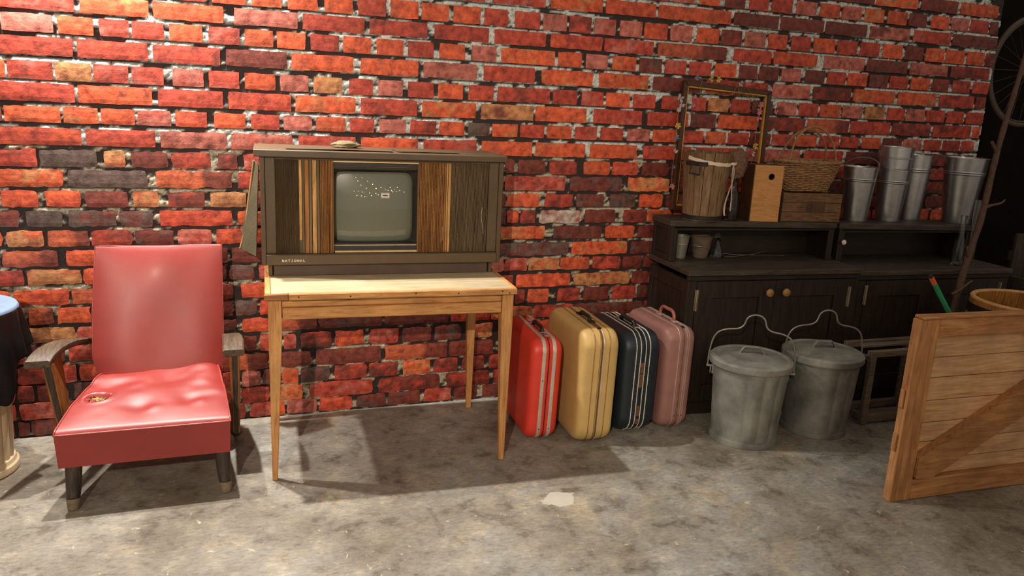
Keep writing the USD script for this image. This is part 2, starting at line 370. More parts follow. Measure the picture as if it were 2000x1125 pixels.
BRICKS = {
 (1.823,1.894): "-857,-714,o -697,-591,r -574,-452,o -435,-336,r -318,-179,o -158,-37,r -12,121,o 141,263,o 286,409,o 438,557,o 579,701,r 721,844,o 859,985,o 1006,1133,o 1151,1266,r 1300,1425,r 1441,1562,p 1575,1689,r 1706,1820,p 1844,1964,p 1978,2108,o 2126,2252,p 2278,2408,o 2423,2547,d 2567,2695,p 2711,2833,o 2858,2984,r 3005,3146,o 3164,3300,r 3322,3457,r 3480,3619,o 3642,3775,d 3794,3934,o 3944,4088,o 4108,4245,o 4255,4325,d",
 (1.746,1.807): "-841,-513,r -491,-249,o -233,31,o 73,326,p 347,607,r 629,887,r 919,1176,r 1204,1459,r 1485,1754,r 1768,2037,r 2062,2465,m 2508,2743,r 2760,3040,o 3087,3365,p 3383,3674,d 3693,3978,p 4003,4307,d",
 (1.922,1.983): "15,254,r 280,522,o 549,794,r 822,979,o 997,1153,r 1187,1448,r 1474,1743,o 1760,2033,o 2047,2468,o 2488,2762,d 2774,3057,d 3069,3349,d 3371,3655,p 3683,3961,r 3976,4325,d",
 (2.004,2.070): "1341,1456,o 1475,1599,r 1619,1746,o 1767,1911,r 1939,2096,r 2125,2246,p 2272,2392,o 2423,2546,d 2570,2688,r 2708,2838,r 2863,2996,p 3017,3149,o 3166,3297,p 3319,3453,o 3480,3618,o 3632,3763,d 3797,3932,o 3951,4079,p 4094,4235,r 4249,4312,d",
 (2.093,2.156): "2503,2739,r 2771,3052,r 3086,3373,d 3386,3678,o 3702,3974,d 3999,4289,o",
 (1.663,1.727): "-762,-589,p -574,-450,o -430,-323,r -314,-197,r -176,-53,o -28,91,r 111,226,o 239,357,o 378,497,r 516,635,o 661,781,o 801,918,r 945,1066,o 1096,1217,p 1242,1510,o 1527,1651,o 1675,1792,p 1817,1947,o 1965,2092,d 2111,2234,r 2252,2382,r 2405,2534,o 2554,2666,d 2678,2801,d 2822,2947,p 2977,3106,d 3123,3250,r 3264,3399,o 3417,3550,d 3564,3696,r 3720,3859,o 3879,4007,d 4037,4173,r 4194,4323,r",
 (1.578,1.643): "-897,-527,r -512,-260,r -241,13,r 35,279,d 298,560,o 591,849,o 873,1124,p 1158,1414,r 1450,1716,o 1751,2024,o 2050,2339,d 2362,2744,r 2777,3021,p 3042,3302,d 3320,3614,o 3638,3928,o 3952,4225,r 4239,4319,d",
 (1.487,1.552): "-756,-603,r -594,-469,t -460,-336,r -324,-206,r -172,-55,p -35,85,r 106,230,o 251,368,p 390,510,t 541,645,r 668,781,p 804,923,r 944,1062,o 1090,1209,r 1231,1495,r 1512,1640,r 1664,1782,r 1796,1928,o 1946,2074,r 2111,2257,r 2288,2373,r 2387,2510,t 2524,2647,r 2659,2790,d 2819,2946,p 2963,3092,r 3106,3247,o 3260,3400,p 3419,3558,t 3581,3709,r 3719,3860,p 3874,4013,r 4033,4165,r 4186,4321,r",
 (1.403,1.470): "-873,-533,r -522,-253,o -231,17,r 40,295,r 311,569,o 592,847,r 871,1128,o 1153,1417,t 1427,1695,o 1737,2005,r 2038,2275,r 2290,2442,d 2457,2703,o 2720,3015,d 3032,3320,m 3330,3617,r 3631,3922,d 3947,4242,r 4258,4315,o",
 (1.323,1.382): "-781,-589,o -580,-455,o -446,-322,o -312,-187,p -170,-47,r -19,106,o 127,242,r 261,380,p 399,524,o 544,652,r 675,795,p 816,939,r 954,1075,o 1093,1198,k 1213,1340,o 1353,1476,r 1492,1622,o 1642,1761,r 1779,1904,r 1929,2058,p 2076,2212,o 2254,2374,r 2393,2516,o 2528,2658,r 2666,2799,d 2811,2960,r 2973,3108,o 3130,3264,r 3277,3405,r 3428,3563,o 3582,3721,d 3735,3872,p 3892,4022,r 4037,4175,r 4185,4289,r",
 (1.235,1.299): "-846,-520,r -504,-250,r -231,26,p 44,295,p 322,569,r 595,853,o 883,1137,r 1163,1420,o 1437,1701,o 1729,1992,o 2029,2310,r 2341,2629,r 2653,3008,p 3039,3306,r 3329,3580,d 3609,3881,r 3911,4206,d 4226,4300,d",
 (1.151,1.214): "-854,-684,r -675,-471,k -445,-367,t -348,-208,d -193,-43,r -10,65,d 91,277,r 315,481,d 504,677,r 700,879,o 904,1065,d 1090,1257,r 1283,1332,d 1349,1493,d 1513,1665,d 1700,1846,o 1861,2004,r 2030,2184,d 2203,2367,d 2390,2559,r 2583,2757,d 2782,2970,d 3005,3181,d 3208,3381,r 3418,3626,d 3664,3870,d 3899,4112,r 4143,4289,d",
 (1.069,1.136): "-904,-598,o -582,-288,k -259,44,m 67,221,r 1287,1605,r 1632,1919,d 1956,2197,t 2212,2416,d 2448,2743,r 2777,3088,d 3123,3452,d 3490,3818,r 3857,4172,d",
 (0.988,1.050): "-819,-691,o -668,-542,o -524,-367,d -346,-251,t -216,-67,d -47,99,t 1304,1472,o 1503,1649,r 1670,1824,d 1860,2004,k 2031,2171,o 2190,2346,d 2370,2547,r 2580,2755,d 2789,2970,d 3005,3210,r 3246,3449,d 3487,3698,d 3737,3945,r 3976,4181,d",
 (0.907,0.970): "-876,-766,d -742,-613,k -590,-415,k -403,-277,k -250,39,r 62,191,o 1308,1365,r 1375,1456,d 1480,1697,w 1726,1897,d 1945,2084,d",
 (0.827,0.888): "-875,-831,o -816,-685,t -672,-523,m -514,-360,r -346,-199,d -186,-45,p -30,129,r 1259,1510,o 1558,1826,d 1848,2016,o 2035,2192,d",
 (0.743,0.806): "-838,-639,m -609,-382,o -182,15,d 33,270,d 1276,1645,k 1666,1982,o 2001,2216,d",
 (0.666,0.727): "-899,-769,r -757,-560,t -135,7,d 18,122,k 141,241,r 1306,1422,r 1436,1597,t 1608,1770,o 1785,1948,r 1962,2073,d 2085,2154,d",
 (0.581,0.643): "-975,-823,o -811,-612,o -601,-411,m -23,31,d 64,200,o 1209,1354,r 1373,1666,o 1689,2010,t 2027,2121,d",
 (0.499,0.566): "-926,-779,r -764,-675,m -661,-538,o -52,28,d 42,130,k 143,261,r 1247,1355,r 1369,1420,d 1437,1550,o 1602,1727,d 1744,1893,d 1913,2054,r 2064,2129,d",
 (0.419,0.480): "-895,-798,r -786,-603,t -593,-421,r -68,39,d 66,176,o 190,392,m 404,695,d 714,1025,d 1037,1240,r 1701,2102,d",
 (0.330,0.399): "-874,-796,r -786,-645,d -632,-479,r -18,50,r 70,125,d 139,230,r 244,299,r 319,461,d 477,610,o 640,777,r 796,940,d 954,1093,d 1147,1256,t 1287,1462,d",
 (0.240,0.313): "-950,-842,d -828,-718,d -702,-610,r -597,-431,o -75,172,m 230,365,d 384,694,d 713,1021,m 1033,1266,d 1291,1531,d",
 (0.161,0.230): "-899,-844,d -834,-774,d -759,-647,d -624,-490,k -37,38,r 58,135,p 149,220,d 234,304,o 317,450,k 471,625,r 636,776,d 802,938,o 956,1077,d 1105,1220,d 1245,1382,d",
 (0.080,0.150): "-965,-846,r -831,-674,r -653,-495,d -40,28,d 52,175,r 189,324,o 356,653,r 684,990,d 1023,1248,d 1273,1476,d",
 (0.009,0.072): "-912,-858,d -843,-802,d -792,-700,d -684,-553,d -2,68,r 89,188,r 252,390,p 400,556,r 578,716,d 730,889,d 912,1049,r 1067,1190,d 1214,1352,d",
}


# ---------------------------------------------------------------- the setting
rnd = random.Random(7)
obj('floor', box(-4.0, 8.0, -6.5, 1.6, -0.1, 0.0, 0.0), 'concrete', None, False, label='worn grey concrete floor with scuffs and pale stains', cat='floor', kind='structure')

TINT = {'o': (212, 90, 52), 'r': (182, 68, 50), 'd': (118, 52, 42), 'p': (190, 106, 92), 't': (192, 130, 82), 'k': (92, 72, 66), 'm': (186, 90, 58), 'w': (196, 176, 164)}
ALT = {'o': 'tmr', 'r': 'dpo', 'd': 'krd', 'p': 'rdp', 't': 'omd', 'k': 'ddk', 'm': 'ddk', 'w': 'prr'}
WX0, WX1 = -1.75, 4.325
rows = {k: [(int(a) / 1000, int(b) / 1000, c) for a, b, c in (t.split(',') for t in v.split())] for k, v in BRICKS.items()}
rows[(2.315, 2.380)] = []
rows[(2.400, 2.462)] = []
rows[(2.484, 2.548)] = []


def fill(a, b, long_, out):
    """Bricks of the row's usual length where nothing was measured."""
    n = max(1, round((b - a) / (long_ + 0.016)))
    w = (b - a) / n
    for i in range(n):
        j0, j1 = rnd.uniform(0.005, 0.010), rnd.uniform(0.005, 0.010)
        if w - j0 - j1 > 0.025:
            out.append((a + i * w + j0, a + (i + 1) * w - j1, rnd.choice('rrodpt' if b > 0 else 'rord')))


all_bricks = []
for (z0, z1), L in rows.items():
    long_ = float(np.median([b - a for a, b, c in L])) if L else (0.22 if z0 > 2.4 else 0.12)
    out, x = [], WX0
    for a, b, c in L + [(WX1, WX1, '')]:
        if a - x > 0.055:
            fill(x, a, long_, out)
        if c:
            out.append((a, b, c))
        x = b
    all_bricks += [(a, b, z0, z1, c) for a, b, c in out]


def brick_mesh(a, b, z0, z1, c, seed):
    rg = random.Random(seed)
    rustic = z1 < 1.24
    nx, nz = max(4, int((b - a) / 0.017)), 4
    u, w = np.linspace(0, 1, nx + 1), np.linspace(0, 1, nz + 1)
    U, Wg = np.meshgrid(u, w, indexing='xy')
    X, Z = a + U * (b - a), z0 - 0.0015 + Wg * (z1 - z0 + 0.003)
    # ragged outline, corners knocked off
    j = 0.0055 if rustic else 0.0026
    e = lambda s, k: (meshkit.noise(np.stack([X * 42 + s, Z * 42, np.full_like(X, seed * 3.7)], -1), k) - 0.5) * 2 * j
    edge_u, edge_w = np.abs(U * 2 - 1) ** 4, np.abs(Wg * 2 - 1) ** 3
    X = X + e(0, 1) * edge_u
    Z = Z + e(5, 2) * edge_w
    rc = (0.0035 if rustic else 0.0012) * (0.6 + 0.8 * rg.random())
    corner = (np.abs(U * 2 - 1) > 0.999) & (np.abs(Wg * 2 - 1) > 0.999)
    X = np.where(corner, X - np.sign(U - 0.5) * rc * 0.7, X)
    Z = np.where(corner, Z - np.sign(Wg - 0.5) * rc * 0.7, Z)
    rim = (U < 1e-6) | (U > 1 - 1e-6) | (Wg < 1e-6) | (Wg > 1 - 1e-6)
    proud = 0.0088 + rg.uniform(-0.0010, 0.0010)
    Y = -(proud + 0.0012 * (meshkit.noise(np.stack([X * 30, Z * 30, np.full_like(X, seed)], -1), 3) - 0.5)) + np.where(rim, 0.0010, 0.0)
    P = np.stack([X, Y, Z], -1)
    n = nx + 1
    idx = np.arange(n * (nz + 1)).reshape(nz + 1, n)
    q = np.stack([idx[:-1, :-1], idx[:-1, 1:], idx[1:, 1:], idx[1:, :-1]], -1).reshape(-1, 4)
    v = P.reshape(-1, 3)
    loop = np.r_[idx[0, :-1], idx[:-1, -1], idx[-1, :0:-1], idx[:0:-1, 0]]
    back = v[loop].copy()
    back[:, 1] = 0.004
    k = len(v) + np.arange(len(loop))
    side = np.stack([loop, k, np.roll(k, -1), np.roll(loop, -1)], -1)
    v = np.vstack([v, back])
    f = np.vstack([q, side])
    f = np.vstack([f[:, [0, 1, 2]], f[:, [0, 2, 3]]])
    # tint: own tone, a second tone in patches
    base = np.array(S(*TINT[c])) * rg.uniform(0.86, 1.12)
    alt = np.array(S(*TINT[rg.choice(ALT[c])])) * rg.uniform(0.85, 1.1)
    s = 22 if not rustic else 30
    nn = meshkit.fbm(np.stack([v[:, 0] * s, v[:, 2] * s * 1.5, np.full(len(v), seed * 1.3)], -1), 3, 5)
    t = np.clip((nn - (0.56 if not rustic else 0.50)) * 7, 0, 0.85)[:, None]
    if c == 'm':
        t = np.clip((v[:, :1] - lerp(a, b, 0.6)) / 0.02 + (nn[:, None] - 0.5) * 4, 0, 0.9)
        alt = np.array(S(*TINT['d']))
    return trimesh.Trimesh(v, f, process=False), base * (1 - t) + alt * t


cx, cz = 1.9, 1.0


def shows(br):
    """How large a brick shows from the camera (0 when out of the frame)."""
    a, b, z0, z1, c = br
    d = np.array([(a + b) / 2, 0, (z0 + z1) / 2]) - np.array(EYE)
    x, y, w = d @ np.array(RIGHT), d @ np.array(DOWN), d @ np.array(FWD)
    if abs(x / w) > 0.66 or abs(y / w) > 0.375:
        return 0.0
    return (b - a) * (z1 - z0) / w ** 3


# the wall: a slab with recessed mortar, lumps of it standing nearly flush with the bricks
GX, GZ = np.linspace(WX0, 4.327, 760), np.linspace(0.0, 2.62, 328)
XX, ZZ = np.meshgrid(GX, GZ, indexing='xy')
pt = np.stack([XX, np.zeros_like(XX), ZZ], -1)
big = 0.62 * meshkit.fbm(pt * [16, 1, 34], 3, 11) + 0.38 * meshkit.fbm(pt * [5, 1, 8], 2, 13)
fine = meshkit.fbm(pt * [70, 1, 70], 2, 12)
low = ZZ < 1.24
# in the bed joints the pale mortar has slumped on to the brick below; the top of the joint is an open dark gap
zr = sorted(rows)
lows, highs = np.array([0.0] + [b for a, b in zr]), np.array([a for a, b in zr] + [2.70])
kk = np.clip(np.searchsorted(lows, GZ, 'right') - 1, 0, len(lows) - 1)
inj = (GZ - lows[kk]) / (highs[kk] - lows[kk])          # 0 at the lower brick, 1 at the upper one, above 1 in the course itself
slump = np.where(inj <= 1, np.clip((0.62 - inj) * 3.5, 0, 1), 0.75)[:, None]
slump = np.where(inj[:, None] <= 1, np.clip((0.58 + 1.3 * (big - 0.5) - inj[:, None]) * 5, 0, 1), 0.8)
lump = np.clip((big - np.where(low, 0.48, 0.41)) * 9, 0, 1) * slump
h = 0.0066 * np.clip(lump * (-0.05 + 2.0 * fine), 0, 1)
v = np.stack([XX, -h, ZZ], -1).reshape(-1, 3)
idx = np.arange(XX.size).reshape(XX.shape)
q = np.stack([idx[:-1, :-1], idx[:-1, 1:], idx[1:, 1:], idx[1:, :-1]], -1).reshape(-1, 4)
f = np.vstack([q[:, [0, 1, 2]], q[:, [0, 2, 3]]])
t = np.clip((h / 0.0066 - 0.30) * 3.0, 0, 1).reshape(-1, 1)
pale = np.where(low.reshape(-1, 1), [S(196, 188, 164)], [S(222, 228, 222)])
mt = np.array(S(44, 32, 29)) * (1 - t) + pale * t
wall = thing('wall_back', 'old brick wall with pale crumbling mortar behind the furniture', 'wall', kind='structure')
obj('mortar', trimesh.Trimesh(v, f, process=False), 'mortar', wall, True, color=mt)
obj('core', box(WX0, 4.328, 0.006, 0.10, 0, 2.62, 0), 'black_partition', wall, False)
order = sorted(range(len(all_bricks)), key=lambda i: -shows(all_bricks[i]))
keep = set(order[:300])
rest, restc = [], []
for i, br in enumerate(all_bricks):
    m, col = brick_mesh(*br, seed=i)
    if i in keep:
        obj('brick', m, 'brick_face', wall, False, color=col)
    else:
        rest.append(m)
        restc.append(col)
obj('smaller_bricks', cat(*rest), 'brick_face', wall, False, color=np.vstack(restc), kind='stuff')
# the dark bay right of the bricks
wr = thing('wall_right', 'black partition in the dark bay right of the brick wall', 'wall', kind='structure')
obj('panel', box(4.30, 8.0, 0.45, 0.55, 0, 2.62, 0), 'black_partition', wr, False)
obj('panel', box(7.9, 8.0, -3.5, 0.5, 0, 2.62, 0), 'black_partition', wr, False)
obj('panel', box(4.335, 4.36, 0.10, 0.45, 0, 2.62, 0), 'black_partition', wr, False)


# ---------------------------------------------------------------- pedestal table at the left edge
PX, PY = -0.955, -0.29
t = thing('pedestal_table', 'cream fluted column with a pale blue round top, left of the armchair', 'pedestal', (PX, PY, 0))
flute = lambda a, k: 1 + 0.035 * np.abs(np.cos(a * 11)) * 1.0 - 0.02
obj('column', lathe([(0.150, 0.05), (0.151, 0.06), (0.156, 0.18), (0.166, 0.35), (0.176, 0.5), (0.184, 0.62)], 220, wob=flute), 'pedestal_cream', t, 40)
obj('base', lathe([(0.16, 0.0), (0.168, 0.004), (0.170, 0.014), (0.168, 0.030), (0.160, 0.036), (0.157, 0.05), (0.150, 0.055)], 64), 'pedestal_cream', t, 40)
obj('tabletop', lathe([(0.18, 0.622), (0.212, 0.624), (0.217, 0.632), (0.217, 0.650), (0.212, 0.657), (0.0, 0.658)], 72), 'pale_blue_top', t, 40)
# black satin hung round the rim, its hem uneven
n, m = 220, 26
a = np.arange(n) * 2 * np.pi / n
hem = 0.40 + 0.07 * np.sin(a * 2 + 0.9) + 0.05 * np.sin(a * 5 + 2.2) + 0.02 * np.sin(a * 13)
rings = []
for k in range(m + 1):
    s = k / m
    z = 0.648 * (1 - s) + hem * s
    fold = 0.002 + 0.016 * s
    r = 0.221 + 0.018 * s ** 0.8 + fold * np.sin(a * 17 + 1.4 * np.sin(a * 3)) * (0.6 + 0.4 * np.sin(a * 4 + 1))
    rings.append(np.stack([PX + r * np.cos(a), PY + r * np.sin(a), z], 1))
inner = [np.stack([PX + (np.hypot(g[:, 0] - PX, g[:, 1] - PY) - 0.003) * np.cos(a), PY + (np.hypot(g[:, 0] - PX, g[:, 1] - PY) - 0.003) * np.sin(a), g[:, 2]], 1) for g in rings[::-1]]
top_in = [np.stack([PX + 0.2185 * np.cos(a), PY + 0.2185 * np.sin(a), np.full(n, 0.6485)], 1)]
obj('draped_cloth', loft(rings + inner + top_in, False, True), 'black_satin', None, True, label='black satin cloth hung in folds round the rim of the pedestal table', cat='cloth')

# ---------------------------------------------------------------- armchair
t = thing('armchair', 'red vinyl armchair with wooden arms and a torn seat', 'armchair', (-0.29, -0.45, 0))
OX, OY = 0.29, 0.45          # world -> local
TH = (-0.462, -0.505)          # the tear, world x, y


def seat_z(x, y):
    s = np.clip((y + 0.70) / 0.42, 0, 1)
    c = np.clip((x + 0.29) / 0.29, -1, 1)
    z = 0.290 + 0.060 * np.sin(s * np.pi / 2) ** 0.72 + 0.020 * s * (1 - c ** 4)
    z -= 0.020 * np.abs(c) ** 8 * s + 0.006 * (1 - np.clip((y + 0.70) / 0.015, 0, 1)) ** 2
    for (dx, dy, d, w) in ((-0.315, -0.575, 0.010, 0.050), (-0.145, -0.55, 0.010, 0.046), (-0.27, -0.60, -0.006, 0.03), (-0.11, -0.575, -0.006, 0.03), (-0.23, -0.40, 0.008, 0.05), (-0.41, -0.40, 0.006, 0.05)):
        z = z - d * np.exp(-((x - dx) ** 2 + ((y - dy) * 1.3) ** 2) / w ** 2)
    z = z + 0.012 * (meshkit.fbm(np.stack([np.asarray(x) * 9, np.asarray(y) * 14, np.zeros_like(np.asarray(x, float))], -1), 2, 21) - 0.5) * 2 * s + 0.006 * np.sin(x * 26 + y * 9) * s * np.exp(-((y + 0.5) / 0.16) ** 2) + 0.014 * np.exp(-((x + 0.10) ** 2 / 4 + (y + 0.30) ** 2) / 0.002) + 0.010 * np.exp(-((x + 0.06) ** 2 + (y + 0.36) ** 2) / 0.004)
    d2 = (x - TH[0]) ** 2 / 0.038 ** 2 + (y - TH[1]) ** 2 / 0.028 ** 2
    z = z - 0.030 * np.exp(-d2 ** 2) + 0.006 * np.exp(-(d2 - 1.6) ** 2 / 0.5)
    return z


nx, ny = 72, 60
u, w = np.linspace(0, 1, nx + 1), np.linspace(0, 1, ny + 1)
U, Wg = np.meshgrid(u, w, indexing='xy')
Yg = -0.70 + Wg * 0.46
XL = np.interp(Yg, [-0.70, -0.55, -0.40, -0.30, -0.24], [-0.580, -0.548, -0.500, -0.470, -0.455])
XR = np.interp(Yg, [-0.70, -0.50, -0.30, -0.24], [0.0, -0.016, -0.040, -0.055])
Xg = XL + U * (XR - XL)
Zg = seat_z(Xg, Yg)
v = np.stack([Xg + OX, Yg + OY, Zg], -1).reshape(-1, 3)
idx = np.arange((nx + 1) * (ny + 1)).reshape(ny + 1, nx + 1)
q = np.stack([idx[:-1, :-1], idx[:-1, 1:], idx[1:, 1:], idx[1:, :-1]], -1).reshape(-1, 4)
loop = np.r_[idx[0, :-1], idx[:-1, -1], idx[-1, :0:-1], idx[:0:-1, 0]]
levels = [v]
faces = [q]
off, prev = len(v), loop
for s in (0.02, 0.35, 0.7, 1.0):
    g = v[loop].copy()
    g[:, 2] = g[:, 2] * (1 - s) + 0.160 * s
    g[:, :2] *= 1 - 0.018 * s
    g[:, 2] += np.where(g[:, 1] < 0, 0, 0)
    k = off + np.arange(len(loop))
    faces.append(np.stack([prev, k, np.roll(k, -1), np.roll(prev, -1)], -1))
    levels.append(g)
    off, prev = off + len(loop), k
levels.append(np.array([[0, 0, 0.16]]))
tri = np.stack([np.roll(prev, -1), prev, np.full(len(prev), off)], -1)
f = np.vstack(faces)
seat = trimesh.Trimesh(np.vstack(levels), np.vstack([f[:, [0, 1, 2]], f[:, [0, 2, 3]], tri]), process=False)
seat_p = obj('seat', seat, 'red_vinyl', t, 50)
edge = v[loop].copy()
edge[:, 2] += 0.0012
obj('piping', tube(edge, 0.0036, 6, True), 'red_vinyl_piping', seat_p, True)
hz = float(seat_z(np.array(TH[0]), np.array(TH[1])))
obj('tear', shift(lathe([(0.0, 0.0), (0.026, 0.002), (0.033, 0.014)], 20, wob=lambda a, k: 1 + 0.22 * np.sin(a * 3 + 1) + 0.12 * np.sin(a * 7)), (TH[0] + OX, TH[1] + OY, hz + 0.004)), 'dark_hole', seat_p, 40, label='dark hole torn in the seat')
rnd = random.Random(3)
st = []
for i in range(90):
    p = np.array([TH[0] + OX + rnd.gauss(0, 0.014), TH[1] + OY + rnd.gauss(0, 0.010), hz + 0.008 + rnd.random() * 0.014])
    d = np.array([rnd.uniform(-1, 1), rnd.uniform(-1, 1), rnd.uniform(-0.1, 0.7)]) * rnd.uniform(0.006, 0.013)
    st.append(tube([p - d, p + (rnd.uniform(-0.003, 0.003),) * 3, p + d], 0.0011, 4))
obj('straw_stuffing', cat(*st), 'straw', seat_p, False, kind='stuff', label='straw stuffing poking out of the tear')
fl_ = []
for i in range(7):
    a0 = rnd.uniform(1.6, 5.0)
    c = np.array([TH[0] + OX + 0.036 * np.cos(a0), TH[1] + OY + 0.028 * np.sin(a0), hz + 0.024])
    d = np.array([np.cos(a0), np.sin(a0), 0]) * 0.008
    fl_.append(trimesh.convex.convex_hull(np.array([c - d, c + d + (0, 0, .003), c + (d[1] * .8, -d[0] * .8, .004), c - (d[1] * .8, -d[0] * .8, -.002), c + (0, 0, .007)])))
obj('torn_flap', cat(*fl_), 'red_vinyl_piping', seat_p, False)

# backrest, leaning back
nu, nw = 30, 30
U, Wg = np.meshgrid(np.linspace(0, 1, nu + 1), np.linspace(0, 1, nw + 1), indexing='xy')
Zb = 0.27 + Wg * (0.848 - 0.27)
XLb = np.interp(Zb, [0.27, 0.42, 0.6, 0.85], [-0.455, -0.500, -0.497, -0.478])
XRb = np.interp(Zb, [0.27, 0.42, 0.85], [-0.035, -0.018, -0.012])
dome = 0.018 * (1 - np.abs(U * 2 - 1) ** 4) * (1 - np.abs(Wg * 2 - 1) ** 6) + 0.006 * np.sin(U * 9) * np.sin(Wg * 5) * (1 - np.abs(U * 2 - 1) ** 2)
Yb = -0.165 - (0.848 - Zb) * 0.265 - dome
fr = np.stack([XLb + U * (XRb - XLb) + OX, Yb + OY, Zb], -1)
bk = fr.copy()
bk[..., 1] = (-0.165 - (0.848 - Zb) * 0.265 + 0.070) + OY
bk[..., 2] -= 0.012
idx = np.arange((nu + 1) * (nw + 1)).reshape(nw + 1, nu + 1)
q = np.stack([idx[:-1, :-1], idx[:-1, 1:], idx[1:, 1:], idx[1:, :-1]], -1).reshape(-1, 4)
N = idx.size
loop = np.r_[idx[0, :-1], idx[:-1, -1], idx[-1, :0:-1], idx[:0:-1, 0]]
mid = fr.reshape(-1, 3)[loop] + (0, 0.006, 0)
cm = mid.mean(0)
mid = mid + (mid - cm) * (0.010, 0, 0.008)
v = np.vstack([fr.reshape(-1, 3), bk.reshape(-1, 3), mid])
k = 2 * N + np.arange(len(loop))
f = np.vstack([q, q[:, ::-1] + N, np.stack([loop, k, np.roll(k, -1), np.roll(loop, -1)], -1), np.stack([k, loop + N, np.roll(loop, -1) + N, np.roll(k, -1)], -1)])
back_p = obj('backrest', trimesh.Trimesh(v, np.vstack([f[:, [0, 1, 2]], f[:, [0, 2, 3]]]), process=False), 'red_vinyl', t, 50)
rim = mid[nu:2 * nu + nw + 30]
obj('piping', tube(mid, 0.0030, 6, True), 'red_vinyl_piping', back_p, True)


def arm(P, w, th):
    rings = []
    for k, (x, y, z, ww) in enumerate(P):
        h = ww / 2
        rings.append([(x - h + OX, y + OY, z - th + 0.004), (x - h * 0.9 + OX, y + OY, z - th), (x + h * 0.9 + OX, y + OY, z - th), (x + h + OX, y + OY, z - th + 0.004),
                      (x + h + OX, y + OY, z - 0.005), (x + h * 0.86 + OX, y + OY, z), (x - h * 0.86 + OX, y + OY, z), (x - h + OX, y + OY, z - 0.005)])
    return loft(rings)


obj('armrest', arm(spline([(-0.650, -0.500, 0.497, 0.084), (-0.630, -0.43, 0.518, 0.084), (-0.595, -0.33, 0.518, 0.080), (-0.555, -0.20, 0.488, 0.070), (-0.535, -0.12, 0.465, 0.06)], 14), 0.08, 0.026), 'chair_dark_wood', t, 40)
obj('armrest', arm(spline([(0.021, -0.500, 0.497, 0.080), (0.021, -0.43, 0.513, 0.080), (0.019, -0.33, 0.508, 0.076), (0.010, -0.20, 0.476, 0.066), (0.005, -0.12, 0.45, 0.06)], 14), 0.08, 0.026), 'chair_dark_wood', t, 40)
for sx, ax_, bx_ in ((-1, -0.622, -0.585), (1, 0.024, 0.022)):
    P = [(bx_ - 0.014, -0.46, 0.13), (bx_ + 0.014, -0.46, 0.13), (bx_ + 0.014, -0.36, 0.13), (bx_ - 0.014, -0.36, 0.13),
         (ax_ - 0.020, -0.490, 0.480), (ax_ + 0.020, -0.490, 0.480), (ax_ + 0.020, -0.33, 0.489), (ax_ - 0.020, -0.33, 0.489)]
    obj('arm_post', hexa(np.array(P) + (OX, OY, 0), 0.004), 'chair_wood', t, 30)
    obj('post_edge', hexa(np.array([((bx_ if i < 4 else ax_) + (p[0] - (bx_ if i < 4 else ax_)) * 0.55, -0.463 if i in (0, 1) else (-0.458 if i in (2, 3) else (-0.4935 if i in (4, 5) else -0.488)), p[2]) for i, p in enumerate(P)]) + (OX, OY, 0), 0.001), 'chair_leg_wood', t, 30)
for (fx, fy, tx, ty) in ((-0.538, -0.700, -0.530, -0.655), (-0.024, -0.700, -0.036, -0.655), (0.038, -0.245, -0.03, -0.30), (-0.60, -0.245, -0.50, -0.30)):
    lg = obj('leg', tube([(tx + OX, ty + OY, 0.20), (lerp(tx, fx, .6) + OX, lerp(ty, fy, .6) + OY, 0.075), (lerp(tx, fx, .85) + OX, lerp(ty, fy, .85) + OY, 0.042)], [0.030, 0.025, 0.023], 18), 'chair_leg_wood', t, 40)
    obj('worn_tip', tube([(lerp(tx, fx, .85) + OX, lerp(ty, fy, .85) + OY, 0.042), (lerp(tx, fx, .97) + OX, lerp(ty, fy, .97) + OY, 0.006), (fx + OX, fy + OY, 0.0)], [0.0232, 0.0195, 0.016], 18), 'worn_wood', lg, 40)

# ---------------------------------------------------------------- work table under the television
TY = math.radians(2.9)
t = thing('wooden_table', 'light wooden table with tapered legs standing under the old television', 'table', (0.145, -0.655, 0), -2.9)
Wt, Dt = 0.955, 0.615
top = obj('tabletop', box(0.012, Wt - 0.012, -0.008, Dt, 0.742, 0.760, 0.002), 'table_top_wood', t)
for i, yy in enumerate((0.11, 0.30, 0.45)):
    pass
obj('front_edge_strip', box(0.075, Wt + 0.008, -0.024, -0.009, 0.734, 0.759, 0.003), 'table_wood_x', t)
obj('edge_block', box(-0.012, 0.074, -0.0235, -0.009, 0.735, 0.7585, 0.003), 'table_end_wood', t)
obj('side_edge_strip', box(-0.010, 0.011, -0.008, Dt, 0.736, 0.7605, 0.002), 'table_wood_y', t)
obj('side_edge_strip', box(Wt - 0.011, Wt + 0.008, -0.008, Dt, 0.736, 0.7605, 0.002), 'table_wood_y', t)
obj('upper_rail', box(0.050, Wt - 0.048, 0.010, 0.028, 0.700, 0.7335, 0.002), 'table_wood_x', t)
obj('lower_rail', box(0.052, Wt - 0.050, -0.004, 0.020, 0.655, 0.6995, 0.003), 'table_wood_x', t)
obj('side_rail', box(0.006, 0.026, 0.048, Dt - 0.045, 0.665, 0.7335), 'table_wood_y', t)
obj('side_rail', box(Wt - 0.026, Wt - 0.006, 0.048, Dt - 0.045, 0.665, 0.7335), 'table_wood_y', t)
obj('back_rail', box(0.05, Wt - 0.05, Dt - 0.03, Dt - 0.01, 0.665, 0.7335), 'table_wood_x', t)
